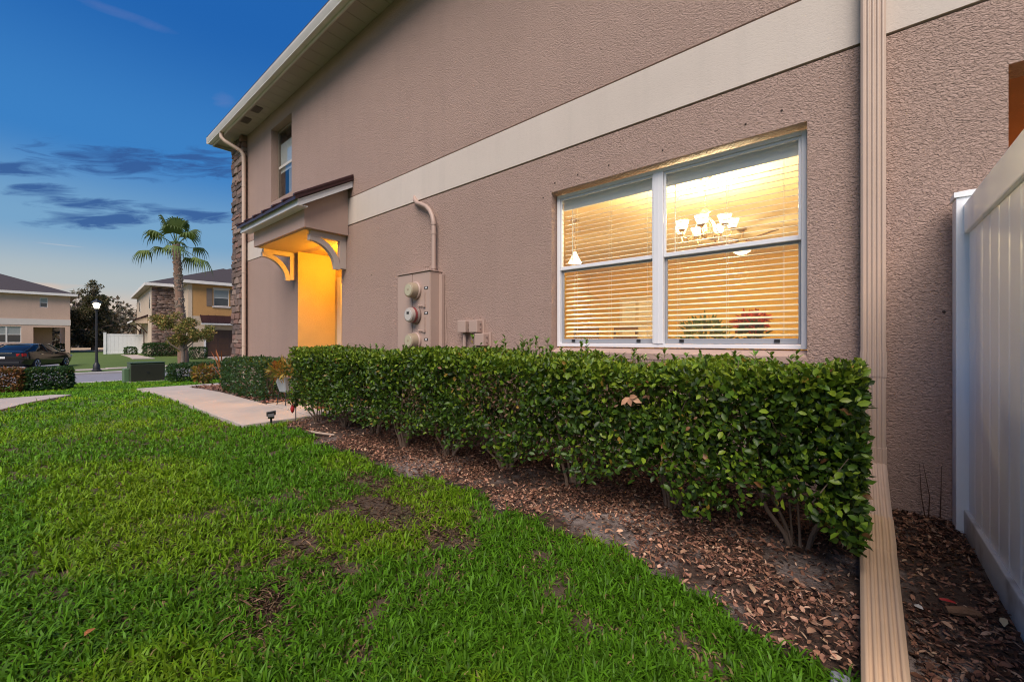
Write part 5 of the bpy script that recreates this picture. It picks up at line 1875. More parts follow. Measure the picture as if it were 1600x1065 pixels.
for s in (-1, 1):
    p = MB()
    p.tube([(-2.0, s * .70, 1.02), (-1.55, s * .715, 1.21), (-1.02, s * .612, 1.395)], 0.030, 6)
    p.tube([(.34, s * .61, 1.415), (.75, s * .655, 1.22), (1.22, s * .72, .965)], 0.025, 6)
    p.tube([(-.32, s * .862, .96), (-.34, s * .75, 1.21), (-.36, s * .622, 1.42)], 0.028, 6)
    p.build("pillar", MT["car_paint"], car, True)
    ctr = MB()
    ctr.tube([(-1.62, s * .875, .985), (-.6, s * .885, .965), (.4, s * .885, .955), (1.05, s * .86, .95)], 0.010, 5)
    ctr.tube([(-1.60, s * .73, 1.19), (-1.05, s * .635, 1.385), (-.35, s * .635, 1.435), (.30, s * .628, 1.41), (.72, s * .68, 1.22), (1.08, s * .80, 1.0)], 0.009, 5)
    ctr.build("window_trim", MT["chrome"], car, True)
    tl = MB()
    tl.loft([[(-2.20, s * .885, .78), (-2.20, s * .885, .92), (-2.19, s * .84, .93), (-2.19, s * .84, .77)], [(-2.36, s * .80, .76), (-2.36, s * .80, .92), (-2.33, s * .76, .93), (-2.33, s * .76, .75)],
             [(-2.425, s * .58, .80), (-2.425, s * .58, .90), (-2.38, s * .56, .91), (-2.38, s * .56, .79)]])
    tl.build("tail_light", TAIL_RED, car)
    hl = MB()
    hl.obox((2.22, s * .70, .66), (.26, .26, .12), Matrix.Rotation(s * -.55, 3, "Z"))
    hl.build("headlight", MT["chrome"], car, bevel=0.02)
    mr = MB()
    mr.obox((.88, s * 1.0, 1.0), (.12, .20, .13), Matrix.Rotation(0, 3, "Z"))
    mr.build("wing_mirror", MT["car_paint"], car, bevel=0.03)
    for hx_ in (-.95, .12):
        MB().box(hx_ - .09, hx_ + .09, s * .918 - .015, s * .918 + .015, .845, .868).build("door_handle", MT["chrome"], car)
    for wx_ in (-1.36, 1.42):
        wh = MB()
        wh.lathe([(.20, -.105), (.30, -.11), (.325, -.08), (.325, .08), (.30, .11), (.20, .105)], 24, (wx_, s * .82, .325), "y")
        wo = wh.build("wheel", MT["rubber"], car, True)
        MB().lathe([(.05, -.06), (.205, -.112), (.222, -.10), (.222, .10), (.205, .112), (.05, .06)], 24, (wx_, s * .82, .325), "y").build("rim", MT["rim"], wo, True)
        for q in range(5):
            a = q * 2 * math.pi / 5
            sp = MB()
            for oo in (-1, 1):
                sp.tube([(wx_ + .03 * math.cos(a), s * .82 + oo * .085, .325 + .03 * math.sin(a)), (wx_ + .205 * math.cos(a), s * .82 + oo * .112, .325 + .205 * math.sin(a))], 0.022, 5)
            sp.build("spoke", MT["rim"], wo)
MB().box(-2.445, -2.43, -.17, .17, .66, .76).build("number_plate", M("plate_white", (.75, .75, .72), .5, var=.1), car)
MB().box(-2.40, -2.365, -.42, .42, .925, .955).build("trunk_trim", MT["chrome"], car)
MB().box(-2.43, -2.38, -.70, .70, .40, .50).build("bumper_trim", MT["black"], car)

# ------------------------------------------------------------------ neighbouring houses
def rect_prism_local(b, x0, x1, y0, y1, z0, z1):
    return b.box(x0, x1, y0, y1, z0, z1)


def facade_yz(name, mat, parent, y0, y1, z0, z1, x, th, openings):
    """wall in the YZ plane facing +x with openings (y0,y1,z0,z1)"""
    ys = sorted(set([y0, y1] + [k for o in openings for k in o[:2] if y0 < k < y1]))
    zs = sorted(set([z0, z1] + [k for o in openings for k in o[2:] if z0 < k < z1]))
    b = MB()
    for i in range(len(ys) - 1):
        for j in range(len(zs) - 1):
            cy, cz = (ys[i] + ys[i + 1]) / 2, (zs[j] + zs[j + 1]) / 2
            if any(o[0] < cy < o[1] and o[2] < cz < o[3] for o in openings):
                continue
            b.box(x - th, x, ys[i], ys[i + 1], zs[j], zs[j + 1])
    me = b.mesh(name, mat, fix=False)
    bm = bmesh.new()
    bm.from_mesh(me)
    bmesh.ops.remove_doubles(bm, verts=bm.verts, dist=1e-5)
    # drop the walls shared by neighbouring cells
    bm.verts.index_update()
    dup = {}
    for f in bm.faces:
        dup.setdefault(tuple(sorted(v_.index for v_ in f.verts)), []).append(f)
    bmesh.ops.delete(bm, geom=[f for l in dup.values() if len(l) > 1 for f in l], context="FACES")
    bmesh.ops.recalc_face_normals(bm, faces=bm.faces)
    bm.to_mesh(me)
    bm.free()
    return link_mesh(name, me, parent)


MT["far_stucco"] = stucco("far_stucco", (0.60, 0.425, 0.335), 14, 0.006, 0.4)
MT["far_trim"] = M("far_trim", (0.62, 0.56, 0.52), 0.6, var=.05)
MT["white_trim"] = M("white_trim", (0.74, 0.71, 0.68), 0.5, var=.05)
MT["ochre"] = stucco("ochre_stucco", (0.56, 0.305, 0.115), 14, 0.006, 0.4)
MT["cream"] = stucco("cream_stucco", (0.62, 0.50, 0.38), 14, 0.005, 0.4)
MT["dark_pane"] = M("far_pane", (0.035, 0.045, 0.055), 0.08, var=.1, spec=.8)
MT["shade_pane"] = M("far_pane_blind", (0.30, 0.32, 0.31), 0.3, var=.1, spec=.6)


def far_window(parent, y0, y1, z0, z1, x, label=None, panes=1, sill=True):
    """window facing +x set 6 cm back in its opening"""
    b = MB()
    fw = 0.05
    b.box(x - .10, x - .05, y0, y0 + fw, z0, z1)
    b.box(x - .10, x - .05, y1 - fw, y1, z0, z1)
    b.box(x - .10, x - .05, y0 + fw, y1 - fw, z0, z0 + fw)
    b.box(x - .10, x - .05, y0 + fw, y1 - fw, z1 - fw, z1)
    w = b.build("window", MT["white_trim"], parent)
    if label:
        w["label"] = label
    zm = (z0 + z1) / 2
    for k in range(panes):
        a = y0 + fw + (y1 - y0 - 2 * fw) * k / panes
        c = y0 + fw + (y1 - y0 - 2 * fw) * (k + 1) / panes
        MB().box(x - .095, x - .085, a, c, zm + .02, z1 - fw).build("pane", MT["shade_pane"], w)
        MB().box(x - .095, x - .085, a, c, z0 + fw, zm - .02).build("pane", MT["dark_pane"], w)
        if k:
            MB().box(x - .10, x - .045, a - .05, a + .05, z0 + fw, z1 - fw).build("mullion", MT["white_trim"], w)
    MB().box(x - .10, x - .055, y0 + fw, y1 - fw, zm - .025, zm + .025).build("meeting_rail", MT["white_trim"], w)
    return w


def hip_roof(parent, x0, x1, y0, y1, z, rise, ov, fas=0.2, name="roof"):
    x0, x1, y0, y1 = x0 - ov, x1 + ov, y0 - ov, y1 + ov
    w = min(x1 - x0, y1 - y0) / 2
    b = MB()
    zr = z + rise
    if (x1 - x0) > (y1 - y0):
        ra, rb = (x0 + w, (y0 + y1) / 2, zr), (x1 - w, (y0 + y1) / 2, zr)
        b.add([(x0, y0, z), (x1, y0, z), (x1, y1, z), (x0, y1, z), ra, rb], [(0, 1, 5, 4), (1, 2, 5), (2, 3, 4, 5), (3, 0, 4), (3, 2, 1, 0)])
    else:
        ra, rb = ((x0 + x1) / 2, y0 + w, zr), ((x0 + x1) / 2, y1 - w, zr)
        b.add([(x0, y0, z), (x1, y0, z), (x1, y1, z), (x0, y1, z), ra, rb], [(0, 1, 4), (1, 2, 5, 4), (2, 3, 5), (3, 0, 4, 5), (3, 2, 1, 0)])
    r = b.build(name, MT["roof_tile"], parent)
    f = MB()
    t = 0.03
    f.box(x0 - t, x1 + t, y0 - t, y0, z - fas, z + .03)
    f.box(x0 - t, x1 + t, y1, y1 + t, z - fas, z + .03)
    f.box(x0 - t, x0, y0, y1, z - fas, z + .03)
    f.box(x1, x1 + t, y0, y1, z - fas, z + .03)
    f.build("fascia", MT["white_trim"], r)
    MB().box(x0, x1, y0, y1, z - fas - .005, z - fas + .015).build("soffit", MT["soffit"], r)
    return r


# house at the left edge
ga = -0.27
HA = thing("house", "pink-beige two-storey house at the left edge behind the parked car", "house", (-58.7, 2.8, ga))
wa = facade_yz("wall", MT["far_stucco"], HA, -14, 0, -0.3, 2.72, 0, 0.25, [(-4.78, -3.06, 1.07, 2.55), (-2.34, -0.33, -0.3, 2.50), (-9.5, -7.8, 1.07, 2.55)])
facade_yz("wall", MT["far_stucco"], HA, -14, 0, 3.28, 5.62, 0, 0.25, [(-1.95, -1.45, 4.37, 5.30), (-8.5, -7.4, 4.0, 5.2)])
MB().box(-0.25, 0.03, -14, 0.03, 2.722, 3.278).build("trim_band", MT["far_trim"], HA)
sw_ = MB()
sw_.box(-2.6, -0.2505, -0.25, 0, 2.3, 2.72)
sw_.box(-12, -2.6, -0.25, 0, -0.3, 2.72)
sw_.box(-12, -0.2505, -0.25, 0, 2.7205, 5.62)
sw_.build("side_wall", MT["far_stucco"], HA)
pb = MB()
pb.box(-2.6, -2.4, -2.34, -1.10, -0.3, 2.6)
pb.box(-2.6, -0.2505, -2.55, -2.3405, -0.3, 2.6)
pb.box(-2.6, -0.2505, -2.34, -0.2505, 2.5005, 2.6)
pb.build("porch_wall", MT["far_stucco"], HA)
far_window(HA, -4.78, -3.06, 1.07, 2.55, 0, None, 2)
far_window(HA, -9.5, -7.8, 1.07, 2.55, 0, None, 2)
far_window(HA, -1.95, -1.45, 4.37, 5.30, 0)
far_window(HA, -8.5, -7.4, 4.0, 5.2, 0)
hip_roof(HA, -12, 0, -14, 0, 5.74, 2.6, 0.45)
hedge_block("hedge", "low dark hedge under the ground-floor window of the left-hand house", -58.2, -57.5, -2.6, 1.15, 0.62, 1600, DARKG, [3, 3, 3, 1], 0.16)
hedge_block("shrub", "rounded dark shrub seen through the porch opening of the left-hand house", -62.5, -61.3, 2.0, 2.9, 0.85, 700, DARKG, [3, 3, 3, 1], 0.16, "shrub", base=-0.27)

# house across the road with stone corner and ochre garage wing
gb = -0.25
HB = thing("house", "ochre and brown-stone two-storey house with a garage across the road", "house", (-44.1, 6.66, gb), R(-3.9))
# stone corner block: core wall and joined ledge stones
core = MB()
core.box(-0.3, -0.002, 0.0, 2.2, -0.3, 5.68)
core.box(-15, -0.302, 0.0, 0.25, -0.3, 5.68)
core.build("wall", MT["cream"], HB)
m, nt, bs = mat_new("far_ledge_stone")
at = nt.nodes.new("ShaderNodeAttribute")
at.attribute_name = "Col"
nt.links.new(at.outputs["Color"], bs.inputs["Base Color"])
setin(bs, Roughness=0.9)
MT["far_stone"] = m
V, F, cc = [], [], []


def add_stone(x0, x1, y0, y1, z0, z1):
    j = lambda: random.uniform(-.008, .008)
    b0 = len(V)
    x1 += random.uniform(-.02, .02)
    V.extend([(x0, y0, z0), (x1 + j(), y0 + .006, z0 + .006), (x1 + j(), y1 - .006, z0 + .006), (x0, y1, z0), (x0, y0, z1), (x1 + j(), y0 + .006, z1 - .006), (x1 + j(), y1 - .006, z1 - .006), (x0, y1, z1)])
    F.extend([(b0 + a, b0 + b, b0 + c_, b0 + d_) for a, b, c_, d_ in ((0, 3, 2, 1), (4, 5, 6, 7), (0, 1, 5, 4), (1, 2, 6, 5), (2, 3, 7, 6), (3, 0, 4, 7))])
    col_ = np.array(random.choice(STONE_COLS)) * random.uniform(.75, 1.15)
    cc.extend([col_] * 8)


z = -0.2
while z < 5.6:
    h = random.choice((.10, .13, .16))
    y = 0.0 - random.uniform(0, .1)
    while y < 2.15:
        w_ = random.uniform(.2, .65)
        if y + w_ > 0.05:
            add_stone(0.0, 0.05, max(y, -0.02), min(y + w_, 2.2), z, min(z + h, 5.66))
        y += w_
    z += h
o = link_mesh("stone_facing", np_mesh("stone_facing", V, np.array(F), MT["far_stone"], np.array(cc)), HB)
o["kind"] = "stuff"
MB().box(-0.28, 0.02, -0.06, -0.022, -0.3, 5.66).build("corner_board", MT["cream"], HB)
# side windows, facing the field
for (xa, xb, za, zb_) in ((-2.0, -1.2, 3.9, 5.3), (-11.5, -10.5, 4.1, 5.2), (-12.0, -10.8, 0.9, 2.3)):
    w_ = MB().box(xa, xb, -0.03, -0.002, za, zb_).build("window", MT["white_trim"], HB)
    MB().box(xa + .06, xb - .06, -0.036, -0.031, za + .06, zb_ - .06).build("pane", MT["dark_pane"], w_)
# side canopy with brackets and door
cpo = MB()
cpo.prism([(-0.02, 2.75), (-0.85, 2.75), (-0.85, 2.95), (-0.02, 3.35)], "x", -9.5, -3.2)
cpo2 = cpo.build("side_canopy", MT["cream"], HB)
MB().prism([(-0.02, 3.40), (-1.0, 2.93), (-1.0, 3.02), (-0.02, 3.52)], "x", -9.6, -3.1).build("canopy_roof", MT["roof_metal"], cpo2)
MB().box(-9.6, -3.1, -1.03, -1.005, 2.84, 2.98).build("canopy_fascia", MT["white_trim"], cpo2)
for bx in (-3.6, -9.0):
    b = MB()
    b.tube([(bx, -0.03, 1.9), (bx, -0.30, 2.3), (bx, -0.75, 2.74)], 0.05, 6)
    b.build("bracket", MT["dark_wood"], cpo2)
MB().box(-7.5, -6.4, -0.03, -0.002, -0.2, 2.1).build("side_door", MT["dark_wood"], HB)
MB().box(-10.2, -9.7, -0.10, -0.002, -0.2, 2.4).build("stone_pier", STONE_M[3], HB)
hip_roof(HB, -15, 0, 0, 12, 5.90, 2.7, 0.45)
# garage wing
WX = 3.9
wo_ = [(3.45, 4.50, 4.05, 5.42), (2.95, 7.8, -0.3, 2.12), (6.6, 7.6, 4.05, 5.42)]
facade_yz("wall", MT["ochre"], HB, 1.82, 9.0, 3.2, 5.72, WX, 0.25, wo_)
facade_yz("garage_wall", MT["cream"], HB, 1.82, 9.0, -0.3, 3.199, WX, 0.25, wo_)
MB().box(0.06, WX - 0.2505, 1.82, 2.07, -0.3, 5.72).build("wing_side_wall", MT["cream"], HB)
MB().box(WX + 0.001, WX + 0.03, 1.80, 2.06, -0.3, 5.70).build("corner_board", MT["cream"], HB)
far_window(HB, 3.45, 4.50, 4.05, 5.42, WX)
far_window(HB, 6.6, 7.6, 4.05, 5.42, WX)
MT["shutter"] = M("shutter_taupe", (0.22, 0.165, 0.13), 0.6, var=.05)
for (a, b_) in ((2.98, 3.36), (4.59, 4.97), (6.13, 6.51), (7.69, 8.07)):
    s_ = MB().box(WX + .002, WX + .035, a, b_, 4.02, 5.46).build("shutter", MT["shutter"], HB)
    for k in range(12):
        MB().box(WX + .0355, WX + .045, a + .04, b_ - .04, 4.08 + k * .112, 4.15 + k * .112).build("louvre", MT["shutter"], s_)
for (a, b_) in ((3.40, 4.55), (6.55, 7.65)):
    MB().box(WX + .001, WX + .07, a - .05, b_ + .05, 3.93, 4.045).build("window_sill", MT["far_trim"], HB)
    MB().box(WX + .001, WX + .04, a, b_, 5.43, 5.53).build("window_head", MT["far_trim"], HB)
aw = MB()
aw.prism([(WX, 3.22), (WX + 0.75, 2.62), (WX + 0.75, 2.68), (WX + .0, 3.28)], "y", 2.55, 9.0)
awo = aw.build("garage_awning", MT["roof_metal"], HB)
for k in range(14):
    yy = 2.58 + k * .49
    MB().prism([(WX, 3.285), (WX + .76, 2.682), (WX + .76, 2.71), (WX, 3.315)], "y", yy, yy + .04).build("awning_rib", MT["roof_metal"], awo)
MB().box(WX + .73, WX + .77, 2.52, 9.03, 2.50, 2.617).build("awning_fascia", MT["white_trim"], awo)
gd = MB().box(WX - .20, WX - .15, 2.95, 7.8, -0.05, 2.12).build("garage_door", M("garage_brown", (0.075, 0.038, 0.024), .5, var=.1), HB)
for r__ in range(4):
    for c__ in range(6):
        MB().box(WX - .1495, WX - .135, 3.03 + c__ * .79, 3.03 + c__ * .79 + .68, .03 + r__ * .52, .03 + r__ * .52 + .42).build("door_panel", MT["dark_wood"], gd)
MB().box(WX + .001, WX + .03, 2.80, 2.945, -0.3, 2.27).build("garage_casing", MT["white_trim"], HB)
hip_roof(HB, -3, WX, 1.82, 9.0, 5.92, 1.8, 0.45)

# hedges and shrubs of that house
hedge_block("hedge", "dark boxy hedge at the foot of the stone house corner", -43.4, -42.5, 5.95, 8.3, 0.98, 3000, DARKG, [3, 3, 3, 1], 0.13)
hedge_block("shrub", "small rounded shrub by the white fence of the stone-corner house", -47.6, -46.8, 5.4, 6.1, 0.62, 700, DARKG + [(.09, .12, .03)], [3, 3, 3, 1, 1], 0.13, "shrub", rnd=.4)
hedge_block("hedge", "short dark hedge beside the brown garage door across the road", -38.9, -38.2, 8.0, 9.0, 0.85, 1200, DARKG, [3, 3, 3, 1], 0.12)

# far white fence
zf = -0.23
F2 = thing("vinyl_fence", "plain white vinyl fence panel standing beside the house across the road", "fence", (-52.0, 5.85, zf))
MB().box(-.08, .08, -1.32, -1.16, -.05, 1.90).build("post", MT["vinyl"], F2, bevel=.01)
MB().box(-.10, .10, -1.34, -1.14, 1.9005, 1.96).build("post_cap", MT["vinyl"], F2)
MB().box(-.03, .03, -1.1595, 1.35, 1.68, 1.82).build("top_rail", MT["vinyl"], F2, bevel=.01)
MB().box(-.03, .03, -1.1595, 1.35, 0.0, .16).build("bottom_rail", MT["vinyl"], F2, bevel=.01)
for k in range(9):
    MB().box(-.015, .015, -1.1590 + k * .279, -1.1590 + k * .279 + .272, .1605, 1.6795).build("board", MT["vinyl"], F2)


# ------------------------------------------------------------------ trees
def crown(parent, n, clumps, L, W, cols, w, mat="leaf_dull", droop=0.0):
    P, Dd, Nn_ = [], [], []
    tot = sum(c[3] ** 2 for c in clumps)
    Pn = []
    for (x, y, z, r) in clumps:
        k = int(n * r * r / tot)
        d = unit(rng.normal(size=(k, 3)))
        rr = r * rng.random((k, 1)) ** .5
        Pn.append(np.array([x, y, z]) + d * rr * np.array([1, 1, .72]))
        Dd.append(unit(d + rng.normal(scale=.7, size=(k, 3)) + np.array([0, 0, -droop])))
        Nn_.append(unit(np.array([0, 0, 1.0]) + rng.normal(scale=.7, size=(k, 3))))
    P = np.concatenate(Pn)
    D_ = np.concatenate(Dd)
    N_ = np.concatenate(Nn_)
    k = len(P)
    V_, F_, c_ = np_leaves(P, D_, N_, L * rng.uniform(.6, 1.25, k), W * rng.uniform(.6, 1.25, k), palette(k, cols, w, .28), .12, True)
    o = link_mesh("crown", np_mesh("crown", V_, F_, MT[mat], c_), parent)
    o["kind"] = "stuff"
    return o


MT["tree_bark"] = M("tree_bark", (0.20, 0.155, 0.125), .9, var=.3, vscale=8, bmp=.02, bscale=25)
MT["palm_bark"] = M("palm_bark", (0.27, 0.165, 0.115), .9, var=.35, vscale=7, bmp=.03, bscale=18)
# ornamental tree before the palm
tz = gz1(-32.7, 6.4)
t1 = thing("small_tree", "small yellow-green tree with sparse leaves in front of the palm trunk", "tree", (-32.7, 6.4, tz))
trunk = MB()
trunk.tube([(0, 0, -.1), (.03, .02, .5), (-.02, .05, 1.0), (.05, .0, 1.5)], [.14, .10, .085, .06], 9)
for k in range(8):
    a = k * .8 + .2
    l_ = random.uniform(.9, 1.5)
    h0 = random.uniform(.85, 1.4)
    trunk.tube([(0, .03, h0), (math.cos(a) * l_ * .5, math.sin(a) * l_ * .5, h0 + .5), (math.cos(a) * l_, math.sin(a) * l_, h0 + random.uniform(.6, 1.7))], [.05, .032, .010], 6)
trunk.build("trunk", MT["tree_bark"], t1, True)
cl_ = []
for k in range(30):
    a, r_ = random.uniform(0, 6.28), random.uniform(.2, 1.55) ** 1.0
    zz = random.uniform(1.15, 3.6 - r_ * .55)
    cl_.append((math.cos(a) * r_, math.sin(a) * r_, zz, random.uniform(.22, .42)))
crown(t1, 5200, cl_, .15, .085, [(.25, .21, .045), (.16, .17, .04), (.30, .19, .06), (.09, .12, .03), (.32, .18, .08)], [3, 3, 2, 2, 1])

# palm
pzb = gz1(-35.3, 6.85)
pm = thing("palm_tree", "tall fan palm with drooping fronds in front of the house across the road", "palm", (-35.2, 6.95, pzb))
pt = MB()
prof_ = []
PTOP = 8.0
pathp = [(0.10 - .55 * (k / 16) * .45, -.02 - .35 * (k / 16), PTOP * k / 16) for k in range(17)]
radp = [.32 - .06 * min(1, k / 3) + (.012 if k % 2 else 0) - .06 * (k / 16) for k in range(17)]
pt.tube(pathp, radp, 14)
ptr = pt.build("trunk", MT["palm_bark"], pm, True)
boots = MB()
for k in range(210):
    t = random.uniform(.28, 1.0)
    i_ = t * 16
    a = random.uniform(0, 6.28)
    cx_, cy_ = pathp[0][0] + (pathp[16][0] - pathp[0][0]) * t, pathp[0][1] + (pathp[16][1] - pathp[0][1]) * t
    r_ = .25 - .05 * t
    rot = Matrix.Rotation(a, 3, "Z") @ Matrix.Rotation(R(28), 3, "Y")
    boots.obox((cx_ + math.cos(a) * r_, cy_ + math.sin(a) * r_, PTOP * t), (.05, .11, .22), rot)
o = boots.build("leaf_bases", M("leaf_bases", (.36, .28, .22), .9, var=.35, vscale=9), pm)
o["kind"] = "stuff"
ctop = Vector(pathp[16])
PALM_G = [(0.095, 0.140, 0.035), (0.125, 0.175, 0.040), (0.070, 0.105, 0.030), (0.19, 0.16, 0.05)]
NF = 17
for k in range(NF):
    a = k * 2.39996 + random.uniform(-.2, .2)
    el = R(86 - 108 * (k / NF) + random.uniform(-8, 8))
    ln = random.uniform(1.0, 1.55)
    dirv = Vector((math.cos(a) * math.cos(el), math.sin(a) * math.cos(el), math.sin(el)))
    base = ctop + Vector((0, 0, -.25 + .3 * (1 - k / NF)))
    tip = base + dirv * ln + Vector((0, 0, -.12 * ln * math.cos(el)))
    sidev = dirv.cross(Vector((0, 0, 1)))
    sidev = sidev.normalized() if sidev.length > .1 else Vector((1, 0, 0))
    upv = sidev.cross(dirv).normalized()
    fr = MB()
    fr.tube([base, base + dirv * ln * .5 + Vector((0, 0, .02)), tip], [.030, .022, .016], 5)
    nl = 19
    fl = random.uniform(.75, .98)
    for j in range(nl):
        ph = R(-105 + 210 * j / (nl - 1))
        d1 = (dirv * math.cos(ph) + sidev * math.sin(ph)).normalized()
        L1 = fl * (.72 + .28 * math.cos(ph * .6))
        p1 = tip + d1 * L1 * .55 + upv * .02
        droop = (.45 + .75 * (k / NF)) * L1 * random.uniform(.6, 1.2)
        p2 = tip + d1 * L1 * .86 + Vector((0, 0, -droop * .45))
        p3 = tip + d1 * L1 * .98 + Vector((0, 0, -droop))
        s_ = d1.cross(upv).normalized() * .055
        fr.add([tip + s_ * .2, tip - s_ * .2, p1 - s_, p1 + s_, p2 - s_ * .55, p2 + s_ * .55, p3], [(0, 1, 2, 3), (3, 2, 4, 5), (5, 4, 6)])
    me = fr.mesh("frond", MT["leaf_dull"], fix=False)
    cattr = me.color_attributes.new("Col", "FLOAT_COLOR", "POINT")
    pc = np.array(PALM_G[random.choice((0, 0, 1, 1, 2, 3 if k > 15 else 1))]) * random.uniform(.8, 1.2)
    arr = np.ones((len(me.vertices), 4), dtype=np.float32)
    arr[:, :3] = pc
    cattr.data.foreach_set("color", arr.ravel())
    link_mesh("frond", me, pm)
# old brown skirt frond hanging on the trunk
sk = MB()
for j in range(16):
    sk.add([(0.0, .28, PTOP - .5), (.03, .28, PTOP - .5), (.06 + random.uniform(-.2, .2), .36 + random.uniform(0, .25), PTOP - 1.3 - random.uniform(0, .8))], [(0, 1, 2)])
me = sk.mesh("dead_frond", MT["leaf_dull"], fix=False)
cattr = me.color_attributes.new("Col", "FLOAT_COLOR", "POINT")
arr = np.ones((len(me.vertices), 4), dtype=np.float32)
arr[:, :3] = (.30, .22, .07)
cattr.data.foreach_set("color", arr.ravel())
o = link_mesh("dead_frond", me, pm)
o.location = (pathp[14][0], pathp[14][1], 0)

# big dark tree in the field behind the lamp
bt = thing("field_tree", "large dark broadleaf tree standing behind the street lamp", "tree", (-70.5, 5.3, -0.25))
trunk = MB()
trunk.tube([(0, 0, -.1), (.05, 0, 1.2), (-.05, .1, 3.0), (0, 0, 5.5), (.1, 0, 7.8)], [.28, .22, .17, .10, .03], 9)
for k in range(16):
    a = k * 2.4
    h0 = 1.2 + k * .4
    l_ = 2.3 * (1 - k / 22)
    trunk.tube([(0, 0, h0), (math.cos(a) * l_ * .5, math.sin(a) * l_ * .5, h0 + .5), (math.cos(a) * l_, math.sin(a) * l_, h0 + .8)], [.07, .045, .012], 5)
trunk.build("trunk", MT["tree_bark"], bt, True)
cl_ = []
for k in range(58):
    a = random.uniform(0, 6.28)
    zz = random.uniform(0.9, 6.3)
    r_ = random.uniform(.2, 2.0) * (1 - max(0, zz - 4.2) / 4.2)
    cl_.append((math.cos(a) * r_, math.sin(a) * r_, zz, random.uniform(.45, .75)))
for k in range(22):
    a = random.uniform(0, 6.28)
    r_ = random.uniform(0, 1.3)
    cl_.append((math.cos(a) * r_, math.sin(a) * r_, random.uniform(6.2, 8.4 - r_ * .7), random.uniform(.18, .34)))
crown(bt, 13000, cl_, .30, .16, [(.13, .10, .055), (.09, .085, .042), (.17, .13, .075), (.06, .06, .034), (.24, .18, .11)], [3, 3, 2, 3, .6])

# woodland edge far behind
cl_ = []
tk = MB()
for k in range(95):
    x_ = random.uniform(-104, -92)
    y_ = -12 + k * .55 + random.uniform(-1, 1)
    h_ = random.uniform(5.6, 8.6)
    tk.tube([(x_, y_, -.3), (x_ + .1, y_, h_ * .5), (x_, y_ + .1, h_)], [.18, .12, .03], 5)
    for j in range(7):
        zz = h_ * (.12 + .88 * j / 6)
        cl_.append((x_ + random.uniform(-1, 1), y_ + random.uniform(-1, 1), zz, random.uniform(.7, 1.4) * (1.15 - .7 * j / 6)))
wd = thing("woodland", "hazy brown-green belt of trees beyond the field", "woods", (-100, 10, -0.3), world_coords=False)
wd["kind"] = "stuff"
wd.location = (0, 0, 0)
o = crown(wd, 42000, cl_, .75, .42, [(.20, .16, .125), (.15, .135, .105), (.26, .19, .14), (.12, .115, .095)], [3, 3, 2, 2])
o = tk.build("trunks", MT["tree_bark"], wd)
o["kind"] = "stuff"

# ------------------------------------------------------------------ near the entry: small things
so_ = thing("solar_light", "small black solar spotlight on a stake where lawn meets walkway", "garden light", (-5.47, 1.93, 0), R(-20))
MB().tube([(0, 0, -.03), (0, 0, .10)], .012, 8).build("stake", MT["black"], so_)
sp_ = MB()
sp_.obox((0, 0, .145), (.13, .10, .018), Matrix.Rotation(R(-28), 3, "Y") @ Matrix.Rotation(R(8), 3, "X"))
sp_.obox((.035, 0, .12), (.06, .07, .05), Matrix.Rotation(R(-28), 3, "Y"))
sp_.build("panel", MT["black"], so_, bevel=.004)
gs = thing("garden_stake", "thin dark metal garden stake with a small red ornament by the path", "garden stake", (-5.28, 2.14, 0))
MB().tube([(0, 0, -.03), (0, 0, .36), (.01, -.01, .46), (-.02, -.03, .50), (-.06, -.04, .47)], .006, 6).build("pole", MT["black"], gs)
on = MB()
on.lathe([(.003, .25), (.020, .22), (.026, .19), (.018, .16), (.004, .14)], 8, (-.045, -.02, 0))
on.tube([(-.045, -.02, .25), (-.055, -.035, .46)], .0015, 4)
on.build("ornament", M("red_glass", (.40, .03, .03), .25), gs, True)

CROTON = [(.32, .17, .03), (.20, .16, .03), (.28, .07, .03), (.10, .12, .025), (.36, .26, .05)]
pln = thing("planter", "grey tapered planter of yellow-orange leaves on a metal stand by the entry", "planter", (-6.78, 2.62, .04), R(15))
b = MB()
b.add([(-.075, -.075, .20), (.075, -.075, .20), (.075, .075, .20), (-.075, .075, .20), (-.125, -.125, .42), (.125, -.125, .42), (.125, .125, .42), (-.125, .125, .42)],
      [(3, 2, 1, 0), (4, 5, 6, 7), (0, 1, 5, 4), (1, 2, 6, 5), (2, 3, 7, 6), (3, 0, 4, 7)])
b.build("pot", M("grey_pot", (.32, .36, .38), .5, var=.08), pln, bevel=.008)
MB().box(-.132, .132, -.132, .132, .4205, .437).build("rim", MT["frame_dark"], pln)
for sx in (-1, 1):
    for sy in (-1, 1):
        MB().tube([(sx * .10, sy * .10, 0), (sx * .075, sy * .075, .20)], .007, 6).build("leg", MT["black"], pln)
bush("foliage", pln, 260, (0, 0, .52), (.24, .22, .14), CROTON, [3, 3, 2, 2, 1], .13, .032, .6)
for i_, (x_, y_, lab) in enumerate(((-6.02, 2.78, "terracotta pot with orange leaves glimpsed behind the hedge end, left of its twin"), (-5.80, 2.86, "terracotta pot glimpsed through the stems at the hedge's far end, nearer the wall"))):
    tp = thing("flower_pot", lab, "flower pot", (x_, y_, .04))
    MB().lathe([(.07, 0), (.10, .17), (.115, .172), (.115, .21), (.098, .21), (.09, .16)], 16).build("pot", M("terracotta", (.42, .17, .08), .8, var=.1), tp, True)
    bush("foliage", tp, 110, (0, 0, .34), (.15, .15, .14), CROTON, [3, 1, 2, 1, 1], .12, .035, .6)
gs_ = thing("croton_shrub", "small orange-leaved shrub in the bed beyond the walkway", "shrub", (-13.75, 3.15, gz1(-13.75, 3.15)))
bush("foliage", gs_, 420, (0, 0, .30), (.24, .26, .24), CROTON + [(.24, .12, .06)], [3, 2, 1, 1, 1, 2], .11, .05, .4)
b = MB()
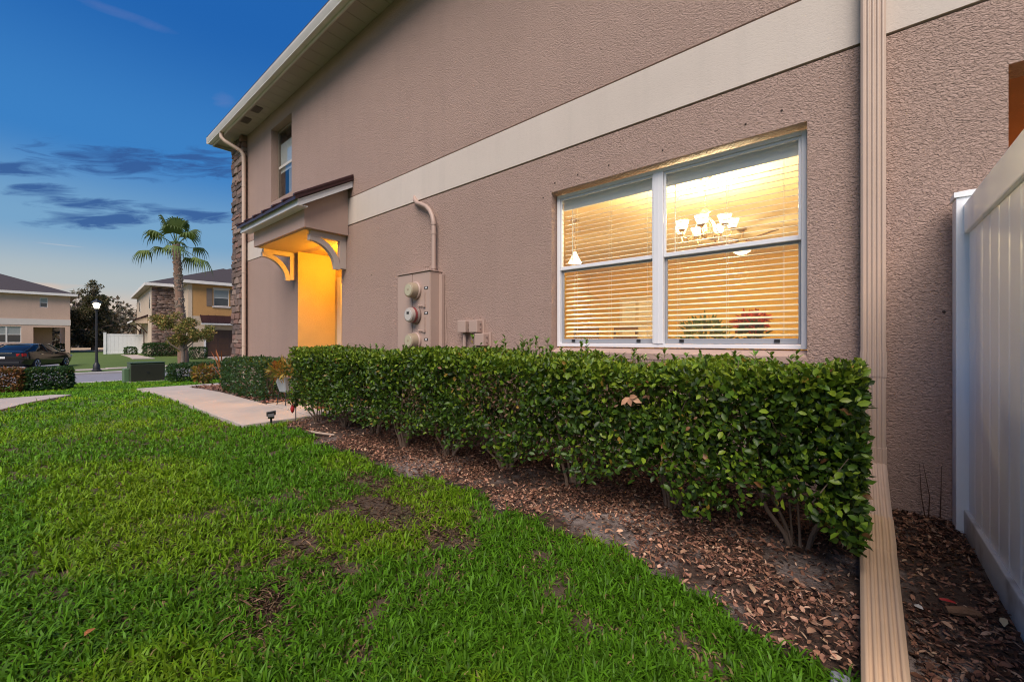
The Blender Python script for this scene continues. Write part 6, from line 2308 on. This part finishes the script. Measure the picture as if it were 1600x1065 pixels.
for k in range(5):
    b.tube([(0, 0, -.02), (random.uniform(-.2, .2), random.uniform(-.2, .2), .36)], [.012, .004], 5)
b.build("stem", MT["bark"], gs_)
sk_ = thing("spiky_plant", "spiky red-orange bromeliad-like plant at the foot of the stone corner", "plant", (-11.98, 3.12, gz1(-12, 3.1)))
for k in range(18):
    a = random.uniform(0, 6.28)
    l_ = random.uniform(.65, 1.1)
    sp = random.uniform(.15, .55)
    b = MB()
    p = []
    for j in range(5):
        t = j / 4
        p.append(Vector((math.cos(a) * sp * t * t * l_, math.sin(a) * sp * t * t * l_, l_ * t * (1 - .15 * t * sp))))
    sv = Vector((-math.sin(a), math.cos(a), 0))
    vs_, fs2 = [], []
    for j, q in enumerate(p):
        w_ = .030 * (1 - (j / 4) ** 2) + .001
        vs_ += [q - sv * w_, q + sv * w_]
        if j:
            fs2.append((2 * j - 2, 2 * j - 1, 2 * j + 1, 2 * j))
    b.add(vs_, fs2)
    me = b.mesh("blade", MT["leaf_dull"], fix=False)
    ca_ = me.color_attributes.new("Col", "FLOAT_COLOR", "POINT")
    arr = np.ones((len(me.vertices), 4), dtype=np.float32)
    arr[:, :3] = random.choice([(.55, .17, .06), (.42, .12, .05), (.55, .30, .14), (.36, .20, .07)])
    ca_.data.foreach_set("color", arr.ravel())
    link_mesh("blade", me, sk_)

# things lying in the mulch
stx = MB()
stx.tube([(-4.62, 2.02, .035), (-4.45, 2.03, .040), (-4.20, 2.09, .045)], [.012, .013, .009], 7)
tag(stx.build("stick", M("pale_stick", (.40, .30, .23), .85, var=.2, vscale=14)), "pale straight stick lying in the mulch near the hedge's far end", "stick")
rw = MB()
rw.add([(-.045, -.008, 0), (.0, -.014, .006), (.05, -.004, .002), (.045, .010, .006), (-.005, .012, .014), (-.045, .008, .004)], [(0, 1, 4, 5), (1, 2, 3, 4)])
o = tag(rw.build("wrapper", M("red_plastic", (.42, .02, .02), .35)), "small bright red plastic scrap on the dark mulch by the downspout", "litter")
o.location = (.262, 2.266, .045)
o.scale = (.5, .5, .5)
o.rotation_euler = (.1, .1, .25)
FALL = [(-0.32, 1.86, .055, (.42, .27, .17)), (-0.62, 1.98, .05, (.36, .21, .13)), (-1.05, 2.02, .05, (.40, .25, .15)), (-0.12, 1.72, .05, (.33, .19, .12)), (-1.9, 2.05, .05, (.40, .27, .17)),
        (0.172, 2.13, .035, (.50, .47, .42)), (0.150, 2.01, .04, (.50, .46, .36)), (0.237, 2.06, .04, (.40, .24, .15)), (0.392, 2.21, .045, (.46, .36, .22)), (-2.6, 2.15, .05, (.38, .24, .15)), (0.31, 2.55, .06, (.26, .13, .08)), (-0.30, 2.10, .055, (.34, .18, .11)), (-1.99, 0.14, .045, (.30, .12, .05))]
FLAB = ["large tan fallen leaf on the mulch nearest the lawn corner", "brown fallen leaf under the hedge's near shrub", "tan fallen leaf on the mulch below the dead-leaf patch", "dull brown fallen leaf close beside the downspout extension",
        "pale fallen leaf on the sandy mulch mid-bed", "whitish fallen leaf on the dark mulch just right of the downspout extension", "narrow pale leaf lying right of the downspout extension, nearest the camera", "brown curled leaf on the dark mulch before the fence",
        "yellowish leaf lying against the fence's bottom rail", "tan fallen leaf near the far shrubs of the hedge", "dark reddish leaf on the mulch near the fence post", "reddish-brown fallen leaf at the near hedge trunk", "rusty orange leaf lying in the grass at the lower left"]
for (x_, y_, l_, c_), lab in zip(FALL, FLAB):
    V, F, cc = np_leaves(np.array([[-l_ / 2, 0, 0]]), np.array([[1.0, 0, .05]]), np.array([[0, .15, 1.0]]), np.array([l_]), np.array([l_ * .5]), np.array([c_]), .2, False)
    o = tag(link_mesh("fallen_leaf", np_mesh("fallen_leaf", V, F, MT["chip"], cc)), lab, "leaf", "fallen leaves on the ground")
    o.location = (x_, y_, .055)
    o.rotation_euler = (random.uniform(-.3, .3), random.uniform(-.2, .2), random.uniform(0, 6.28))
wp = MB()
wp.tube([(0, 0, .02), (.05, .02, .026), (.09, .04, .02)], [.014, .018, .012], 8)
o = tag(wp.build("wood_piece", M("bark_piece", (.20, .105, .055), .85, var=.3, vscale=20, bmp=.01), smooth=True), "curled chunk of bark on the mulch between downspout and fence", "bark")
o.location = (.25, 2.20, .02)
gb_ = MB()
gb_.box(-.03, .02, -.03, .03, -.02, .025)
o = tag(gb_.build("paver_block", M("grey_block", (.22, .235, .26), .8, var=.15, vscale=15), bevel=.01), "grey block corner beside the end of the downspout extension", "block")
o.location = (-.035, 1.58, 0)
